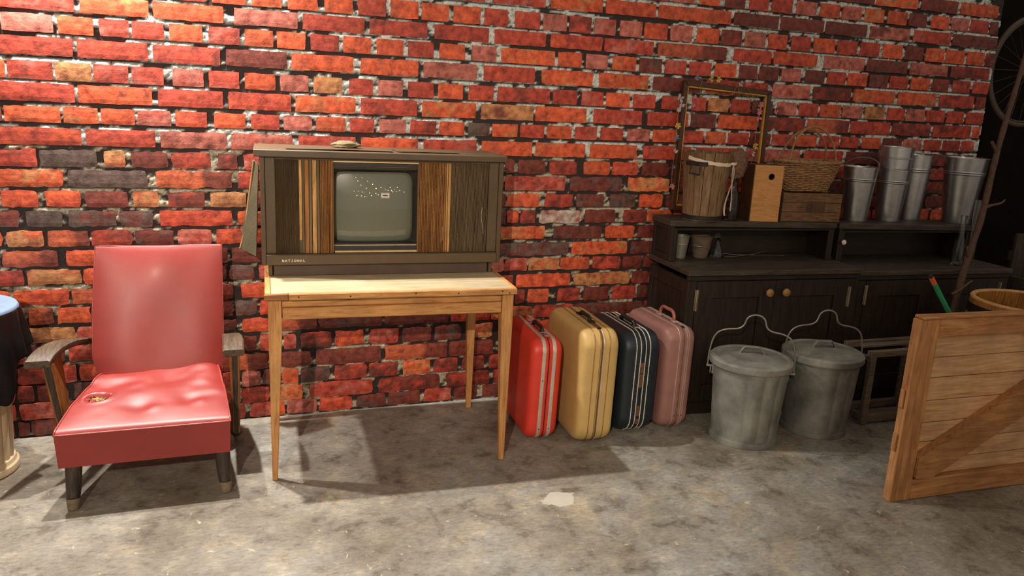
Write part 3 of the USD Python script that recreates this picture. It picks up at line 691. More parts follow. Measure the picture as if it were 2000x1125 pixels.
for (x0, x1, fx0, fx1, y0, y1, fy0, fy1) in ((0, 0.049, 0.002, 0.022, -0.004, 0.045, 0.0, 0.022), (Wt - 0.047, Wt, Wt - 0.030, Wt - 0.008, -0.004, 0.045, 0.0, 0.022),
                                          (0, 0.046, 0.004, 0.026, Dt - 0.045, Dt, Dt - 0.026, Dt - 0.004), (Wt - 0.046, Wt, Wt - 0.028, Wt - 0.004, Dt - 0.045, Dt, Dt - 0.026, Dt - 0.004)):
    lo = [(fx0, fy0, 0), (fx1, fy0, 0), (fx1, fy1, 0), (fx0, fy1, 0)]
    md = [(x0, y0, 0.60), (x1, y0, 0.60), (x1, y1, 0.60), (x0, y1, 0.60)]
    hi = [(x0, y0, 0.7335), (x1, y0, 0.7335), (x1, y1, 0.7335), (x0, y1, 0.7335)]
    obj('leg', trimesh.convex.convex_hull(np.vstack([hexa(lo + md, 0.003).vertices, hexa(md + hi, 0.002).vertices])), 'table_wood_z', t)
gus = [(Wt - 0.10, 0.655), (Wt - 0.047, 0.655), (Wt - 0.047, 0.615)]
obj('corner_block', prism(gus, 0.05, 0.075), 'table_end_wood', t)
hd = [(-0.0245, x, z) for x, z in ((0.11, 0.747), (0.30, 0.745), (0.55, 0.75), (0.72, 0.746), (0.90, 0.750), (0.93, 0.741))]
obj('nail_heads', cat(*[shift(turn(trimesh.creation.cylinder(0.003, 0.002, sections=8), 90, (1, 0, 0)), (x, y, z)) for y, x, z in hd]), 'iron_dark', t, kind='stuff')

# ---------------------------------------------------------------- television set in its cabinet
t = thing('television_set', 'old brown cabinet television with sliding slatted doors standing on the wooden table', 'television', (0.14, -0.39, 0.76), -3.0)
z0 = 0.76
bz = lambda x0, x1, y0, y1, za, zb, ch=0.002: box(x0, x1, y0, y1, za - z0, zb - z0, ch)
Dv = 0.315
obj('base', bz(0.044, 0.934, 0.012, Dv - 0.03, 0.7605, 0.808, 0.002), 'tv_base_brown', t)
obj('foot_block', bz(0.024, 0.040, 0.014, 0.20, 0.7605, 0.808), 'tv_brown', t)
obj('foot_block', bz(0.940, 0.954, 0.014, 0.20, 0.7605, 0.808), 'tv_brown', t)
obj('top_board', hexa(np.array([(-0.022, -0.018, 1.238), (0.998, -0.018, 1.238), (0.998, Dv, 1.238), (-0.022, Dv, 1.238), (-0.022, -0.016, 1.266), (0.998, -0.016, 1.263), (0.998, Dv, 1.263), (-0.022, Dv, 1.266)]) - (0, 0, z0), 0.003), 'tv_brown', t)
for x0, x1 in ((0.0, 0.018), (0.967, 0.986)):
    obj('side_panel', bz(x0, x1, 0.0, Dv, 0.806, 1.2375, 0.002), 'tv_brown', t)
for x0, x1 in ((0.0185, 0.057), (0.925, 0.9665)):
    obj('stile', bz(x0, x1, 0.006, 0.028, 0.8525, 1.2375, 0.002), 'tv_brown', t)
obj('back_panel', bz(0.018, 0.967, Dv - 0.012, Dv - 0.002, 0.81, 1.2375), 'tv_brown', t)
obj('bottom_board', bz(0.018, 0.967, 0.03, Dv - 0.012, 0.809, 0.824), 'tv_brown', t)
obj('head_rail', bz(0.057, 0.925, 0.010, 0.030, 1.2275, 1.2375, 0.001), 'tv_brown', t)
pl = obj('front_board', bz(0.0185, 0.9665, -0.014, 0.022, 0.809, 0.852, 0.003), 'tv_brown', t)
tx = meshkit.text_mesh('N', 0.0085, 0.001)
let = []
for i, ch in enumerate('NATIONAL'):
    m = meshkit.text_mesh(ch, 0.0085, 0.001, True)
    m.apply_transform(trimesh.transformations.rotation_matrix(math.pi / 2, (1, 0, 0)))
    m.apply_scale((1.15, 1, 1))
    m.apply_translation((0.081 + i * 0.0116 - m.bounds[:, 0].mean(), -0.0142, 0.8235 - z0))
    let.append(m)
obj('lettering', cat(*let), 'letter_white', pl, False)


def slats(x0, x1, zb0, zb1, n, y=0.012, depth=0.008, gap=0.0010, jit=0.0, seed=1):
    rg = random.Random(seed)
    w = (x1 - x0) / n
    out = []
    for i in range(n):
        d = rg.uniform(-jit, jit)
        a, b = x0 + i * w + gap, x0 + (i + 1) * w - gap
        m = (a + b) / 2
        za, zb = zb0 - z0 + abs(rg.uniform(0, jit)), zb1 - z0
        out.append(trimesh.convex.convex_hull(np.array([(x, y + yy + d, z) for z in (za, zb) for x, yy in ((a, depth), (a, 0.0016), (m, 0), (b, 0.0016), (b, depth))])))
    return cat(*out)


L_ = obj('sliding_door', bz(0.057, 0.283, 0.024, 0.030, 0.852, 1.228, 0.0005), 'tv_tambour', t, label='left sliding door of fine vertical slats')
obj('thin_slats', slats(0.0575, 0.146, 0.8525, 1.2275, 21), 'tv_tambour', L_, False, kind='stuff')
for (a, b, c, d, m) in ((0.147, 0.159, 0.905, 1.227, 'tv_pale_wood'), (0.160, 0.168, 0.8525, 1.227, 'tv_tambour'), (0.169, 0.186, 0.8525, 1.227, 'tv_bare_wood'), (0.187, 0.198, 0.8525, 1.227, 'tv_tambour'),
                        (0.199, 0.216, 0.8525, 1.227, 'tv_pale_wood'), (0.217, 0.228, 0.8525, 1.227, 'tv_tambour')):
    obj('slat', hexa(np.array([(a, 0.014, c), (b - 0.001, 0.014, c), (b - 0.001, 0.0235, c), (a, 0.0235, c), (a, 0.013, d), (b - 0.001, 0.013, d), (b - 0.001, 0.0235, d), (a, 0.0235, d)]) - (0, 0, z0), 0.001), m, L_)
obj('bare_slats', slats(0.229, 0.282, 0.8525, 1.2275, 9, 0.0135), 'tv_bare_wood', L_, False, kind='stuff')
R_ = obj('sliding_door', bz(0.624, 0.925, 0.024, 0.030, 0.852, 1.228, 0.0005), 'tv_tambour', t, label='right sliding door of fine vertical slats')
obj('bare_slats', slats(0.6245, 0.733, 0.8525, 1.2275, 17, 0.0125, jit=0.0006, seed=4), 'tv_bare_wood', R_, False, kind='stuff')
for (a, b, c, m) in ((0.734, 0.742, 0.8525, 'tv_bare_wood'), (0.743, 0.750, 0.8525, 'tv_pale_wood'), (0.751, 0.763, 0.8525, 'tv_pale_wood'), (0.728, 0.7335, 0.90, 'tv_pale_wood')):
    zz = 0.96 if a == 0.728 else 1.227
    obj('slat', bz(a, b - 0.001, 0.011, 0.0235, c, zz, 0.001), m, R_)
obj('thin_slats', slats(0.764, 0.924, 0.8525, 1.2275, 30), 'tv_tambour', R_, False, kind='stuff')
obj('scratch', cat(*[tube(spline([(0.903, 0.0105, 1.045 - z0), (0.898, 0.0105, 1.01 - z0), (0.905, 0.0105, 0.965 - z0), (0.910, 0.0105, 0.93 - z0)], 10), 0.0007, 4)]), 'letter_white', R_, True)
# the picture tube deep in its frame
n = 96
a = np.arange(n) * 2 * np.pi / n
se = lambda p: (np.sign(np.cos(a)) * np.abs(np.cos(a)) ** p, np.sign(np.sin(a)) * np.abs(np.sin(a)) ** p)
cxs, czs, ax_, az_ = 0.447, 1.033, 0.166, 0.147
gx, gz = se(0.24)
ox, oz = se(0.06)
rg_ = lambda cx_, cz_, A, Bz, x, z, y: np.stack([cx_ + A * x, np.full(n, y), cz_ - z0 + Bz * z], 1)
fun = loft([rg_(0.452, 1.040, 0.1765, 0.1525, ox, oz, 0.031), rg_(0.452, 1.040, 0.1765, 0.1510, ox, oz, 0.036), rg_(0.450, 1.037, 0.172, 0.1500, *se(0.14), 0.060), rg_(cxs, czs, ax_ * 1.01, az_ * 1.01, gx, gz, 0.084), rg_(cxs, czs, ax_ * 0.97, az_ * 0.97, gx, gz, 0.090)], False)
fr = obj('screen_surround', cat(bz(0.262, 0.640, 0.03, 0.085, 1.1925, 1.2265, 0.002), bz(0.262, 0.640, 0.03, 0.085, 0.8525, 0.8885, 0.002), fun), 'tv_bezel', t, 50)
obj('trim_bar', bz(0.276, 0.626, 0.016, 0.030, 1.2205, 1.2270, 0.001), 'brass_trim', fr)
obj('trim_bar', bz(0.286, 0.624, 0.014, 0.030, 0.8535, 0.8600, 0.001), 'brass_trim', fr)
obj('trim_bar', bz(0.286, 0.624, 0.022, 0.030, 0.8805, 0.8835, 0.0008), 'brass_trim', fr)
obj('trim_bar', bz(0.276, 0.624, 0.022, 0.030, 1.2020, 1.2055, 0.0008), 'tv_brown', fr)
# curved glass: rounded rectangle, bulging
sx, sz = gx, gz
rings = []
for s in np.linspace(1, 0.02, 14):
    rings.append(np.stack([cxs + ax_ * s * sx, np.full(n, 0.090) - 0.034 * (1 - (s * sx) ** 2 * 0.55 - (s * sz) ** 2 * 0.45), czs - z0 + az_ * s * sz], 1))
rings = [np.stack([cxs + ax_ * 1.06 * sx, np.full(n, 0.108), czs - z0 + az_ * 1.06 * sz], 1)] + rings
scr = obj('screen', loft(rings), 'screen_glass', t, True)
yst = lambda x, z: 0.090 - 0.034 * (1 - ((x - cxs) / ax_) ** 2 * 0.55 - ((z - czs) / az_) ** 2 * 0.45)
ys = float(yst(0.495, 1.084)) - 0.0016
obj('sticker', bz(0.478, 0.512, ys, ys + 0.001, 1.073, 1.096, 0.0), 'sticker_white', scr)
mk = [bz(0.484, 0.506, ys - 0.0004, ys, 1.082, 1.087, 0.0)]
for i in range(9):
    mk.append(bz(0.480 + i * 0.0034, 0.4818 + i * 0.0034, ys - 0.0004, ys, 1.0925, 1.0955, 0))
    mk.append(bz(0.480 + i * 0.0034, 0.4818 + i * 0.0034, ys - 0.0004, ys, 1.0735, 1.0765, 0))
obj('sticker_print', cat(*mk), 'print_dark', scr, False)
# peeling veneer on the top
obj('peeling_veneer', loft([[(x, y, z - z0 + (0.004 if k == 1 else 0)) for k in (0,) for x, y, z in ((px, 0.02, 1.2665 + hh), (px, 0.19, 1.2665 + hh * 0.4), (px, 0.19, 1.2685 + hh * 0.4), (px, 0.02, 1.2685 + hh))] for px, hh in ((0.10, 0.001), (0.20, 0.002), (0.32, 0.003), (0.44, 0.0015), (0.52, 0.001))]), 'tv_brown', t, 40)
obj('peeling_veneer', loft([[(px, 0.04, 1.2655 - z0 + hh), (px, 0.2, 1.2655 - z0 + hh * .5), (px, 0.2, 1.2675 - z0 + hh * .5), (px, 0.04, 1.2675 - z0 + hh)] for px, hh in ((0.54, 0.001), (0.66, 0.0015), (0.76, 0.001), (0.80, 0.0))]), 'tv_brown', t, 40)
obj('wrinkle', loft([[(0.62, 0.02, 1.264 - z0)]* 4, [(0.7, 0.02, 1.264 - z0), (0.7, 0.03, 1.2665 - z0), (0.7, 0.04, 1.2665 - z0), (0.7, 0.05, 1.264 - z0)], [(0.8, 0.03, 1.264 - z0)] * 4]), 'tv_brown', t) if False else None
rg = random.Random(5)
lump = trimesh.creation.icosphere(3, 1.0)
d = meshkit.fbm(lump.vertices * 2.1 + 7, 3, 2)[:, None]
lump.vertices = lump.vertices * (0.7 + 0.6 * d) * (0.055, 0.04, 0.017)
rag = thing('crumpled_rag', 'small crumpled dusty rag lying on top of the old television', 'rag', (0.49, -0.27, 1.282))
obj('cloth', lump, 'dust_grey', rag, True)
# the loose side flap hanging open at the left of the cabinet (one of the set's own panels)
flap = np.array([(0.128, -0.16, 0.797), (0.066, -0.10, 0.826), (0.062, -0.092, 0.832), (0.124, -0.152, 0.803)])
P = [(0.062, -0.105, 0.822), (0.128, -0.16, 0.795), (0.131, -0.150, 0.795), (0.066, -0.096, 0.822), (0.128, -0.135, 1.205), (0.146, -0.155, 1.180), (0.149, -0.146, 1.180), (0.131, -0.127, 1.205)]
ca, sa = math.cos(math.radians(3)), math.sin(math.radians(3))
loc = lambda p: ((p[0] - 0.14) * ca - (p[1] + 0.39) * sa, (p[0] - 0.14) * sa + (p[1] + 0.39) * ca, p[2] - z0)
obj('side_flap', hexa([loc(p) for p in P], 0.002), 'flap_olive', t, label='loose dusty side panel hanging askew')
obj('flap_edge', tube([loc((0.064, -0.108, 0.824)), loc((0.085, -0.115, 0.90)), loc((0.128, -0.140, 1.20))], 0.003, 6), 'tv_pale_wood', t)


# ---------------------------------------------------------------- four suitcases on their hinged sides
def outline(a, b, R, d, n=10):
    """A rounded rectangle in y (0..a), z (0..b), drawn in by d."""
    r = max(R - d * 0.75, 0.012)
    pts = []
    for cy, cz_, q in ((a - d - r, b - d - r, 0), (d + r, b - d - r, 1), (d + r, d + r, 2), (a - d - r, d + r, 3)):
        for k in range(n + 1):
            an = math.pi / 2 * (q + k / n)
            pts.append((cy + r * math.cos(an), cz_ + r * math.sin(an)))
    return pts


def suitcase(name, label, loc, rz, W, D, H, R, shell, bands, lean=0.0, fil=0.035, bulge=0.004):
    t = thing(name, label, 'suitcase', loc, rz, 'suitcases in a row on the floor')
    sh = math.tan(math.radians(lean))
    st = lambda x, d: [(x + z * sh, y, z) for y, z in outline(D, H, R, d)]
    stations = [(0.0, fil * 0.95 + 0.02), (0.002, fil * 0.62 + 0.004), (0.010, fil * 0.36), (0.022, fil * 0.17), (0.040, fil * 0.06), (0.060, 0.002), (W / 2 - 0.003, 0.0), (W / 2 - 0.0025, 0.003), (W / 2 + 0.0025, 0.003), (W / 2 + 0.003, 0.0)]
    stations += [(W - x, d) for x, d in stations[5::-1]]
    rings = [st(x, d) for x, d in stations]
    obj('shell', loft(rings), shell, t, 40)
    for x0, x1, h, m in bands:
        rr = [st(x0, 0.004), st(x0, -h * 0.7), st(x0 + (x1 - x0) * 0.2, -h), st(x1 - (x1 - x0) * 0.2, -h), st(x1, -h * 0.7), st(x1, 0.004)]
        obj('trim_band', loft(rr, False, True), m, t, 40)
    return t, lambda y, z, x=W / 2: (x + z * sh, y, z)


# red
t, at = suitcase('suitcase', 'bright red suitcase with two wide metal bands beside the table leg', (1.243, -0.560, 0.0), -4.0, 0.150, 0.46, 0.475, 0.060, 'case_red',
                 [(0.050, 0.066, 0.0022, 'trim_silver'), (0.098, 0.114, 0.0022, 'trim_silver'), (0.0795, 0.0835, 0.001, 'black_plastic')], lean=1.3)
zt = 0.475
dx = zt * math.tan(math.radians(1.3))
obj('handle', cat(tube(spline([(0.082 + dx, 0.12, zt + 0.004), (0.082 + dx, 0.13, zt + 0.016), (0.082 + dx, 0.19, zt + 0.020), (0.082 + dx, 0.25, zt + 0.016), (0.082 + dx, 0.26, zt + 0.004)], 20), 0.009, 8)), 'black_plastic', t, True)
for y in (0.110, 0.268):
    obj('handle_mount', box(0.066 + dx, 0.098 + dx, y - 0.010, y + 0.010, zt, zt + 0.010, 0.002), 'chrome', t)
for y in (0.075, 0.33):
    obj('latch', box(0.070 + dx, 0.094 + dx, y - 0.018, y + 0.018, zt - 0.001, zt + 0.006, 0.002), 'chrome', t)
for x, z in ((0.058, 0.06), (0.106, 0.06), (0.081, 0.06), (0.058, 0.29)):
    obj('rivet', shift(turn(lathe([(0.0028, 0), (0.0026, 0.0012), (0, 0.0018)], 10), 90, (1, 0, 0)), (x + z * math.tan(math.radians(1.3)), -0.0022, z)), 'iron_dark', t, True)
# yellow
t, at = suitcase('suitcase', 'mustard yellow suitcase, second in the row and standing furthest forward', (1.447, -0.655, 0.0), -3.5, 0.178, 0.50, 0.530, 0.075, 'case_yellow',
                 [(0.052, 0.055, 0.0018, 'trim_gold'), (0.079, 0.082, 0.0018, 'trim_gold'), (0.097, 0.101, 0.0018, 'trim_silver'), (0.124, 0.1265, 0.0018, 'trim_gold'), (0.085, 0.093, 0.001, 'trim_wood_brown')], lean=1.0)
zt = 0.53
dx = zt * math.tan(math.radians(1.0))
obj('handle', tube(spline([(0.090 + dx, 0.17, zt + 0.003), (0.090 + dx, 0.18, zt + 0.015), (0.090 + dx, 0.23, zt + 0.018), (0.090 + dx, 0.28, zt + 0.014), (0.090 + dx, 0.29, zt + 0.003)], 18), 0.009, 8), 'iron_dark', t, True)
for y in (0.155, 0.30):
    obj('handle_mount', box(0.076 + dx, 0.106 + dx, y - 0.016, y + 0.014, zt, zt + 0.008, 0.002), 'iron_dark', t)
obj('latch_strip', box(0.080 + dx, 0.100 + dx, 0.070, 0.135, zt - 0.001, zt + 0.004, 0.001), 'trim_wood_brown', t)
obj('latch', box(0.082 + dx, 0.098 + dx, 0.055, 0.069, zt - 0.004, zt + 0.005, 0.001), 'black_plastic', t)
# blue
t, at = suitcase('suitcase', 'dark blue suitcase with thin white lines between the yellow and pink cases', (1.686, -0.595, 0.0), -1.0, 0.195, 0.44, 0.490, 0.080, 'case_blue',
                 [(0.060, 0.0632, 0.0018, 'letter_white'), (0.083, 0.0862, 0.0018, 'letter_white'), (0.108, 0.1112, 0.0018, 'letter_white'), (0.130, 0.1332, 0.0018, 'letter_white')], lean=0.8, fil=0.045)
sh = math.tan(math.radians(0.8))
for i, (za, zb) in enumerate(((0.30, 0.35), (0.23, 0.295), (0.09, 0.14), (0.05, 0.075))):
    zm = (za + zb) / 2 * sh
    obj('worn_patch', box(0.0885 + zm, 0.1065 + zm, -0.0012, 0.004, za, zb, 0.0005), 'trim_wood_brown', t)
zt = 0.49
dx = zt * sh
obj('handle', tube(spline([(0.097 + dx, 0.11, zt + 0.004), (0.097 + dx, 0.12, zt + 0.018), (0.097 + dx, 0.18, zt + 0.022), (0.097 + dx, 0.24, zt + 0.018), (0.097 + dx, 0.25, zt + 0.004)], 18), 0.011, 8), 'black_plastic', t, True)
for y in (0.095, 0.262):
    obj('handle_mount', box(0.082 + dx, 0.112 + dx, y - 0.014, y + 0.014, zt, zt + 0.009, 0.002), 'chrome', t)
# pink
t, at = suitcase('suitcase', 'dusty pink suitcase with an upright loop handle, rightmost in the row', (1.912, -0.590, 0.0), -1.0, 0.158, 0.44, 0.500, 0.060, 'case_pink',
                 [(0.062, 0.065, 0.0018, 'trim_silver'), (0.086, 0.0885, 0.0018, 'trim_wood_brown'), (0.103, 0.1055, 0.0018, 'trim_silver'), (0.113, 0.1155, 0.0018, 'trim_silver')], lean=0.6, fil=0.04)
sh = math.tan(math.radians(0.6))
zt = 0.50
dx = zt * sh
obj('handle', tube(spline([(0.095 + dx, 0.13, zt), (0.095 + dx, 0.128, zt + 0.030), (0.095 + dx, 0.142, zt + 0.044), (0.095 + dx, 0.19, zt + 0.047), (0.095 + dx, 0.238, zt + 0.044), (0.095 + dx, 0.252, zt + 0.030), (0.095 + dx, 0.25, zt)], 30), 0.0085, 8), 'case_pink_handle', t, True)
for y in (0.12, 0.26):
    obj('handle_mount', box(0.082 + dx, 0.108 + dx, y - 0.018, y + 0.014, zt - 0.001, zt + 0.006, 0.002), 'trim_silver', t)
obj('latch', box(0.086 + dx, 0.100 + dx, 0.035, 0.050, zt - 0.012, zt + 0.001, 0.001), 'black_plastic', t)
for x, z in ((0.074, 0.07), (0.097, 0.07), (0.112, 0.07)):
    obj('rivet', shift(turn(lathe([(0.0026, 0), (0.0024, 0.0012), (0, 0.0018)], 10), 90, (1, 0, 0)), (x + z * sh, -0.0022, z)), 'iron_dark', t, True)

# ---------------------------------------------------------------- dustbins


def bin_(label, c, bail_dir, seed, tilt):
    t = thing('dustbin', label, 'dustbin', c, 0, 'lidded metal dustbins')
    # flat half at the left, flutes on the right half
    def wob(a, k):
        w = np.clip(np.cos(a + 0.95 - tilt) * 1.6 + 0.2, 0, 1)
        return 1 + 0.055 * np.abs(np.sin(a * 7)) ** 0.8 * w * (0 if k in (0, 1, 2, 9, 10, 11) else 1) - 0.026 * w * (0 if k in (0, 1, 2, 9, 10, 11) else 1) + 0.006 * np.sin(a * 3 + seed) * (1 if 2 < k < 9 else 0)
    prof = [(0.146, 0.0), (0.150, 0.004), (0.149, 0.030), (0.148, 0.040), (0.1505, 0.09), (0.1545, 0.15), (0.159, 0.22), (0.163, 0.28), (0.1665, 0.33), (0.170, 0.358), (0.172, 0.372), (0.174, 0.378)]
    obj('body', lathe(prof, 180, wob=wob), 'galvanised_dull', t, 40)
    obj('base_ring', lathe([(0.147, 0.0), (0.154, 0.0), (0.156, 0.006), (0.154, 0.026), (0.150, 0.028)], 64), 'galvanised_dull', t, 40)
    lid = obj('lid', lathe([(0.178, 0.366), (0.188, 0.366), (0.1895, 0.372), (0.188, 0.392), (0.180, 0.400), (0.166, 0.402), (0.158, 0.396), (0.140, 0.399), (0.118, 0.409), (0.110, 0.407), (0.080, 0.412), (0.040, 0.415), (0.0, 0.416)], 72), 'galvanised_dull', t, 40)
    d = np.array([math.cos(bail_dir), math.sin(bail_dir), 0])
    s = np.array([-d[1], d[0], 0])
    hd = [d * -0.058 + (0, 0, 0.408), d * -0.050 + (0, 0, 0.425), d * -0.036 + (0, 0, 0.445), d * 0.036 + (0, 0, 0.445), d * 0.050 + (0, 0, 0.425), d * 0.058 + (0, 0, 0.408)]
    obj('lid_handle', cat(*[bar(hd[i], hd[i + 1] + (hd[i + 1] - hd[i]) * 0.02, 0.024, 0.004, (0, 0, 1) if i in (1, 2, 3) else tuple(d), 0.001) for i in range(5)]), 'galvanised_dull', lid)
    # bail: wire from ear to ear with a raised grip in the middle
    P = [d * -0.192 + (0, 0, 0.335), d * -0.192 + (0, 0, 0.385), d * -0.186 + (0, 0, 0.44), d * -0.165 + (0, 0, 0.495), d * -0.11 + (0, 0, 0.520), d * -0.065 + (0, 0, 0.530), d * -0.050 + (0, 0, 0.545), d * -0.040 + (0, 0, 0.575),
         d * -0.025 + (0, 0, 0.590), d * 0.025 + (0, 0, 0.590), d * 0.040 + (0, 0, 0.575), d * 0.050 + (0, 0, 0.545), d * 0.065 + (0, 0, 0.530), d * 0.11 + (0, 0, 0.520), d * 0.165 + (0, 0, 0.495), d * 0.186 + (0, 0, 0.44), d * 0.192 + (0, 0, 0.385), d * 0.192 + (0, 0, 0.335)]
    obj('carrying_handle', tube(spline(P, 90), 0.0042, 8), 'wire_grey', t, True)
    for sg in (-1, 1):
        c0 = d * sg * 0.166
        obj('ear', cat(tube([c0 + (0, 0, 0.335), d * sg * 0.198 + (0, 0, 0.335)], 0.006, 8), bar(c0 + (0, 0, 0.300), c0 + (0, 0, 0.362), 0.030, 0.012, tuple(d), 0.002)), 'galvanised_dull', t)
    ring = [(d * -0.178 + s * (0.014 * math.cos(q)) + np.array([0, 0, 0.318 + 0.020 * math.sin(q)])) for q in np.linspace(0, 2 * math.pi, 16)[:-1]]
    obj('side_ring', tube(ring, 0.0028, 6, True), 'wire_grey', t, True)


bin_('galvanised dustbin with a domed lid, the one in front beside the suitcases', (2.270, -0.747, 0), -0.55, 1, 0.0)
bin_('galvanised dustbin with a domed lid, between the other dustbin and the slatted crate', (2.690, -0.735, 0), -0.30, 4, 0.25)

# ---------------------------------------------------------------- grey crate frame beside the bins
t = thing('slatted_crate', 'grey open wooden crate frame on the floor beside the dustbins', 'crate', (2.955, -0.765, 0), -1)
Wc, Dc, Hc = 0.42, 0.165, 0.385
for y in (0.0, Dc):
    obj('post', box(0, 0.036, y - 0.012, y + 0.012, 0, Hc - 0.032), 'crate_grey_wood', t)
    obj('post', box(Wc - 0.036, Wc, y - 0.012, y + 0.012, 0, Hc - 0.032), 'crate_grey_wood', t)
    obj('top_rail', box(-0.006, Wc, y - 0.014, y + 0.014, Hc - 0.031, Hc), 'crate_grey_wood', t)
    obj('bottom_rail', box(0.037, Wc - 0.037, y - 0.010, y + 0.010, 0.012, 0.050), 'crate_grey_wood', t)
obj('slat', box(0.0, Wc, 0.045, 0.085, Hc + 0.001, Hc + 0.014), 'crate_grey_wood', t)
obj('slat', box(0.004, 0.026, 0.013, Dc - 0.013, 0.33, 0.352), 'crate_grey_wood', t)
obj('slat', box(0.004, 0.026, 0.013, Dc - 0.013, 0.02, 0.05), 'crate_grey_wood', t)
obj('slat', box(Wc - 0.026, Wc - 0.004, 0.013, Dc - 0.013, 0.02, 0.05), 'crate_grey_wood', t)
obj('slat', box(0.037, Wc - 0.037, 0.045, 0.10, 0.014, 0.030), 'crate_grey_wood', t)


# ---------------------------------------------------------------- dark cupboards along the wall
YAW = 4.0


def cupboard(label, loc, Wd, Dp, H, doors):
    t = thing('cupboard', label, 'cupboard', loc, -YAW)
    obj('worktop', box(-0.012, Wd + 0.002, -0.020, Dp, H - 0.026, H, 0.003), 'cabinet_top_wood', t)
    obj('top_moulding', box(-0.004, Wd - 0.002, -0.008, 0.02, H - 0.052, H - 0.0265, 0.004), 'cabinet_wood_x', t)
    sd = obj('side_frame', cat(box(0, 0.018, 0.0, 0.05, 0, H - 0.053), box(0, 0.018, Dp - 0.04, Dp, 0, H - 0.053), box(0, 0.018, 0.05, Dp - 0.04, H - 0.12, H - 0.053), box(0, 0.018, 0.05, Dp - 0.04, 0.34, 0.37), box(0, 0.018, 0.05, Dp - 0.04, 0, 0.08)), 'cabinet_wood_z', t)
    obj('inset_panel', box(0.008, 0.014, 0.05, Dp - 0.04, 0.08, H - 0.12), 'cabinet_wood_z', sd)
    obj('side_panel', box(Wd - 0.018, Wd, 0.0, Dp, 0, H - 0.053), 'cabinet_wood_z', t)
    obj('back_panel', box(0.018, Wd - 0.018, Dp - 0.012, Dp - 0.002, 0.02, H - 0.053), 'cabinet_wood_x', t)
    obj('plinth', box(0.018, Wd - 0.018, 0.012, 0.03, 0, 0.07), 'cabinet_wood_x', t)
    obj('stile', box(0.0185, 0.048, 0.0, 0.022, 0.0, H - 0.053), 'cabinet_wood_z', t)
    obj('stile', box(Wd - 0.052, Wd - 0.0185, 0.0, 0.022, 0.0, H - 0.053), 'cabinet_wood_z', t)
    mid = (0.05 + Wd - 0.053) / 2
    for k, (a, b) in enumerate(((0.0495, mid - 0.0015), (mid + 0.0015, Wd - 0.0535))):
        fr = 0.085
        d = obj('door', cat(box(a, a + fr, -0.004, 0.018, 0.072, H - 0.055), box(b - fr, b, -0.004, 0.018, 0.072, H - 0.055), box(a + fr, b - fr, -0.004, 0.018, H - 0.055 - fr, H - 0.055), box(a + fr, b - fr, -0.004, 0.018, 0.072, 0.072 + fr)), 'cabinet_wood_z', t)
        obj('panel', hexa([(a + fr, 0.006, 0.072 + fr), (b - fr, 0.006, 0.072 + fr), (b - fr, 0.014, 0.072 + fr), (a + fr, 0.014, 0.072 + fr), (a + fr, 0.006, H - 0.055 - fr), (b - fr, 0.006, H - 0.055 - fr), (b - fr, 0.014, H - 0.055 - fr), (a + fr, 0.014, H - 0.055 - fr)], 0.003), 'cabinet_wood_z', d)
        if doors:
            kx = mid + (-0.047 if k == 0 else 0.047)
            obj('knob', shift(turn(lathe([(0.006, 0.0), (0.006, 0.008), (0.016, 0.014), (0.021, 0.022), (0.019, 0.030), (0.010, 0.035), (0, 0.036)], 24), 90, (1, 0, 0)), (kx, -0.004, 0.632)), 'knob_brown', d, 40)
        hx = a if k == 0 else b
        hg = []
        for zz in (0.545, 0.18):
            hg.append(cat(tube([(hx, -0.008, zz), (hx, -0.008, zz + 0.105)], 0.0055, 8), box(hx - 0.010, hx + 0.010, -0.006, -0.003, zz, zz + 0.105, 0.001)))
        for m in hg:
            obj('hinge', m, 'hinge_steel', d)
    return t


def hutch(label, loc, Wd, Dp, Hl, Hr, knob=False):
    t = thing('open_shelf', label, 'shelf', loc, -YAW)
    top = [(-0.012, -0.012, Hl - 0.030), (Wd + 0.0, -0.012, Hr - 0.030), (Wd + 0.0, Dp, Hr - 0.030), (-0.012, Dp, Hl - 0.030), (-0.012, -0.012, Hl), (Wd + 0.0, -0.012, Hr), (Wd + 0.0, Dp, Hr), (-0.012, Dp, Hl)]
    obj('top_board', hexa(top, 0.003), 'cabinet_top_wood', t)
    hm = min(Hl, Hr) - 0.031
    fs = obj('side_frame', cat(box(0, 0.018, 0.0, 0.035, 0, Hl - 0.031), box(0, 0.018, Dp - 0.03, Dp, 0, Hl - 0.031), box(0, 0.018, 0.035, Dp - 0.03, 0, 0.030), box(0, 0.018, 0.035, Dp - 0.03, Hl - 0.055, Hl - 0.031)), 'cabinet_wood_z', t)
    obj('inset_panel', box(0.008, 0.013, 0.035, Dp - 0.03, 0.03, Hl - 0.055), 'cabinet_wood_z', fs)
    obj('side_panel', box(Wd - 0.020, Wd - 0.002, 0.0, Dp, 0, Hr - 0.031), 'cabinet_wood_z', t)
    obj('back_panel', box(0.018, Wd - 0.020, Dp - 0.012, Dp - 0.004, 0.002, hm), 'cabinet_wood_x', t)
    obj('stile', box(0.0185, 0.034, 0.0, 0.018, 0, hm), 'cabinet_wood_z', t)
    obj('stile', box(Wd - 0.036, Wd - 0.0205, 0.0, 0.018, 0, hm), 'cabinet_wood_z', t)
    obj('head_rail', box(0.035, Wd - 0.037, 0.002, 0.016, hm - 0.012, hm), 'cabinet_wood_x', t)
    if knob:
        obj('knob', shift(turn(lathe([(0.005, 0.0), (0.005, 0.006), (0.011, 0.010), (0.014, 0.016), (0.010, 0.022), (0, 0.023)], 20), 90, (1, 0, 0)), (0.024, 0.0, 0.115)), 'knob_white', t, 40)
    return t


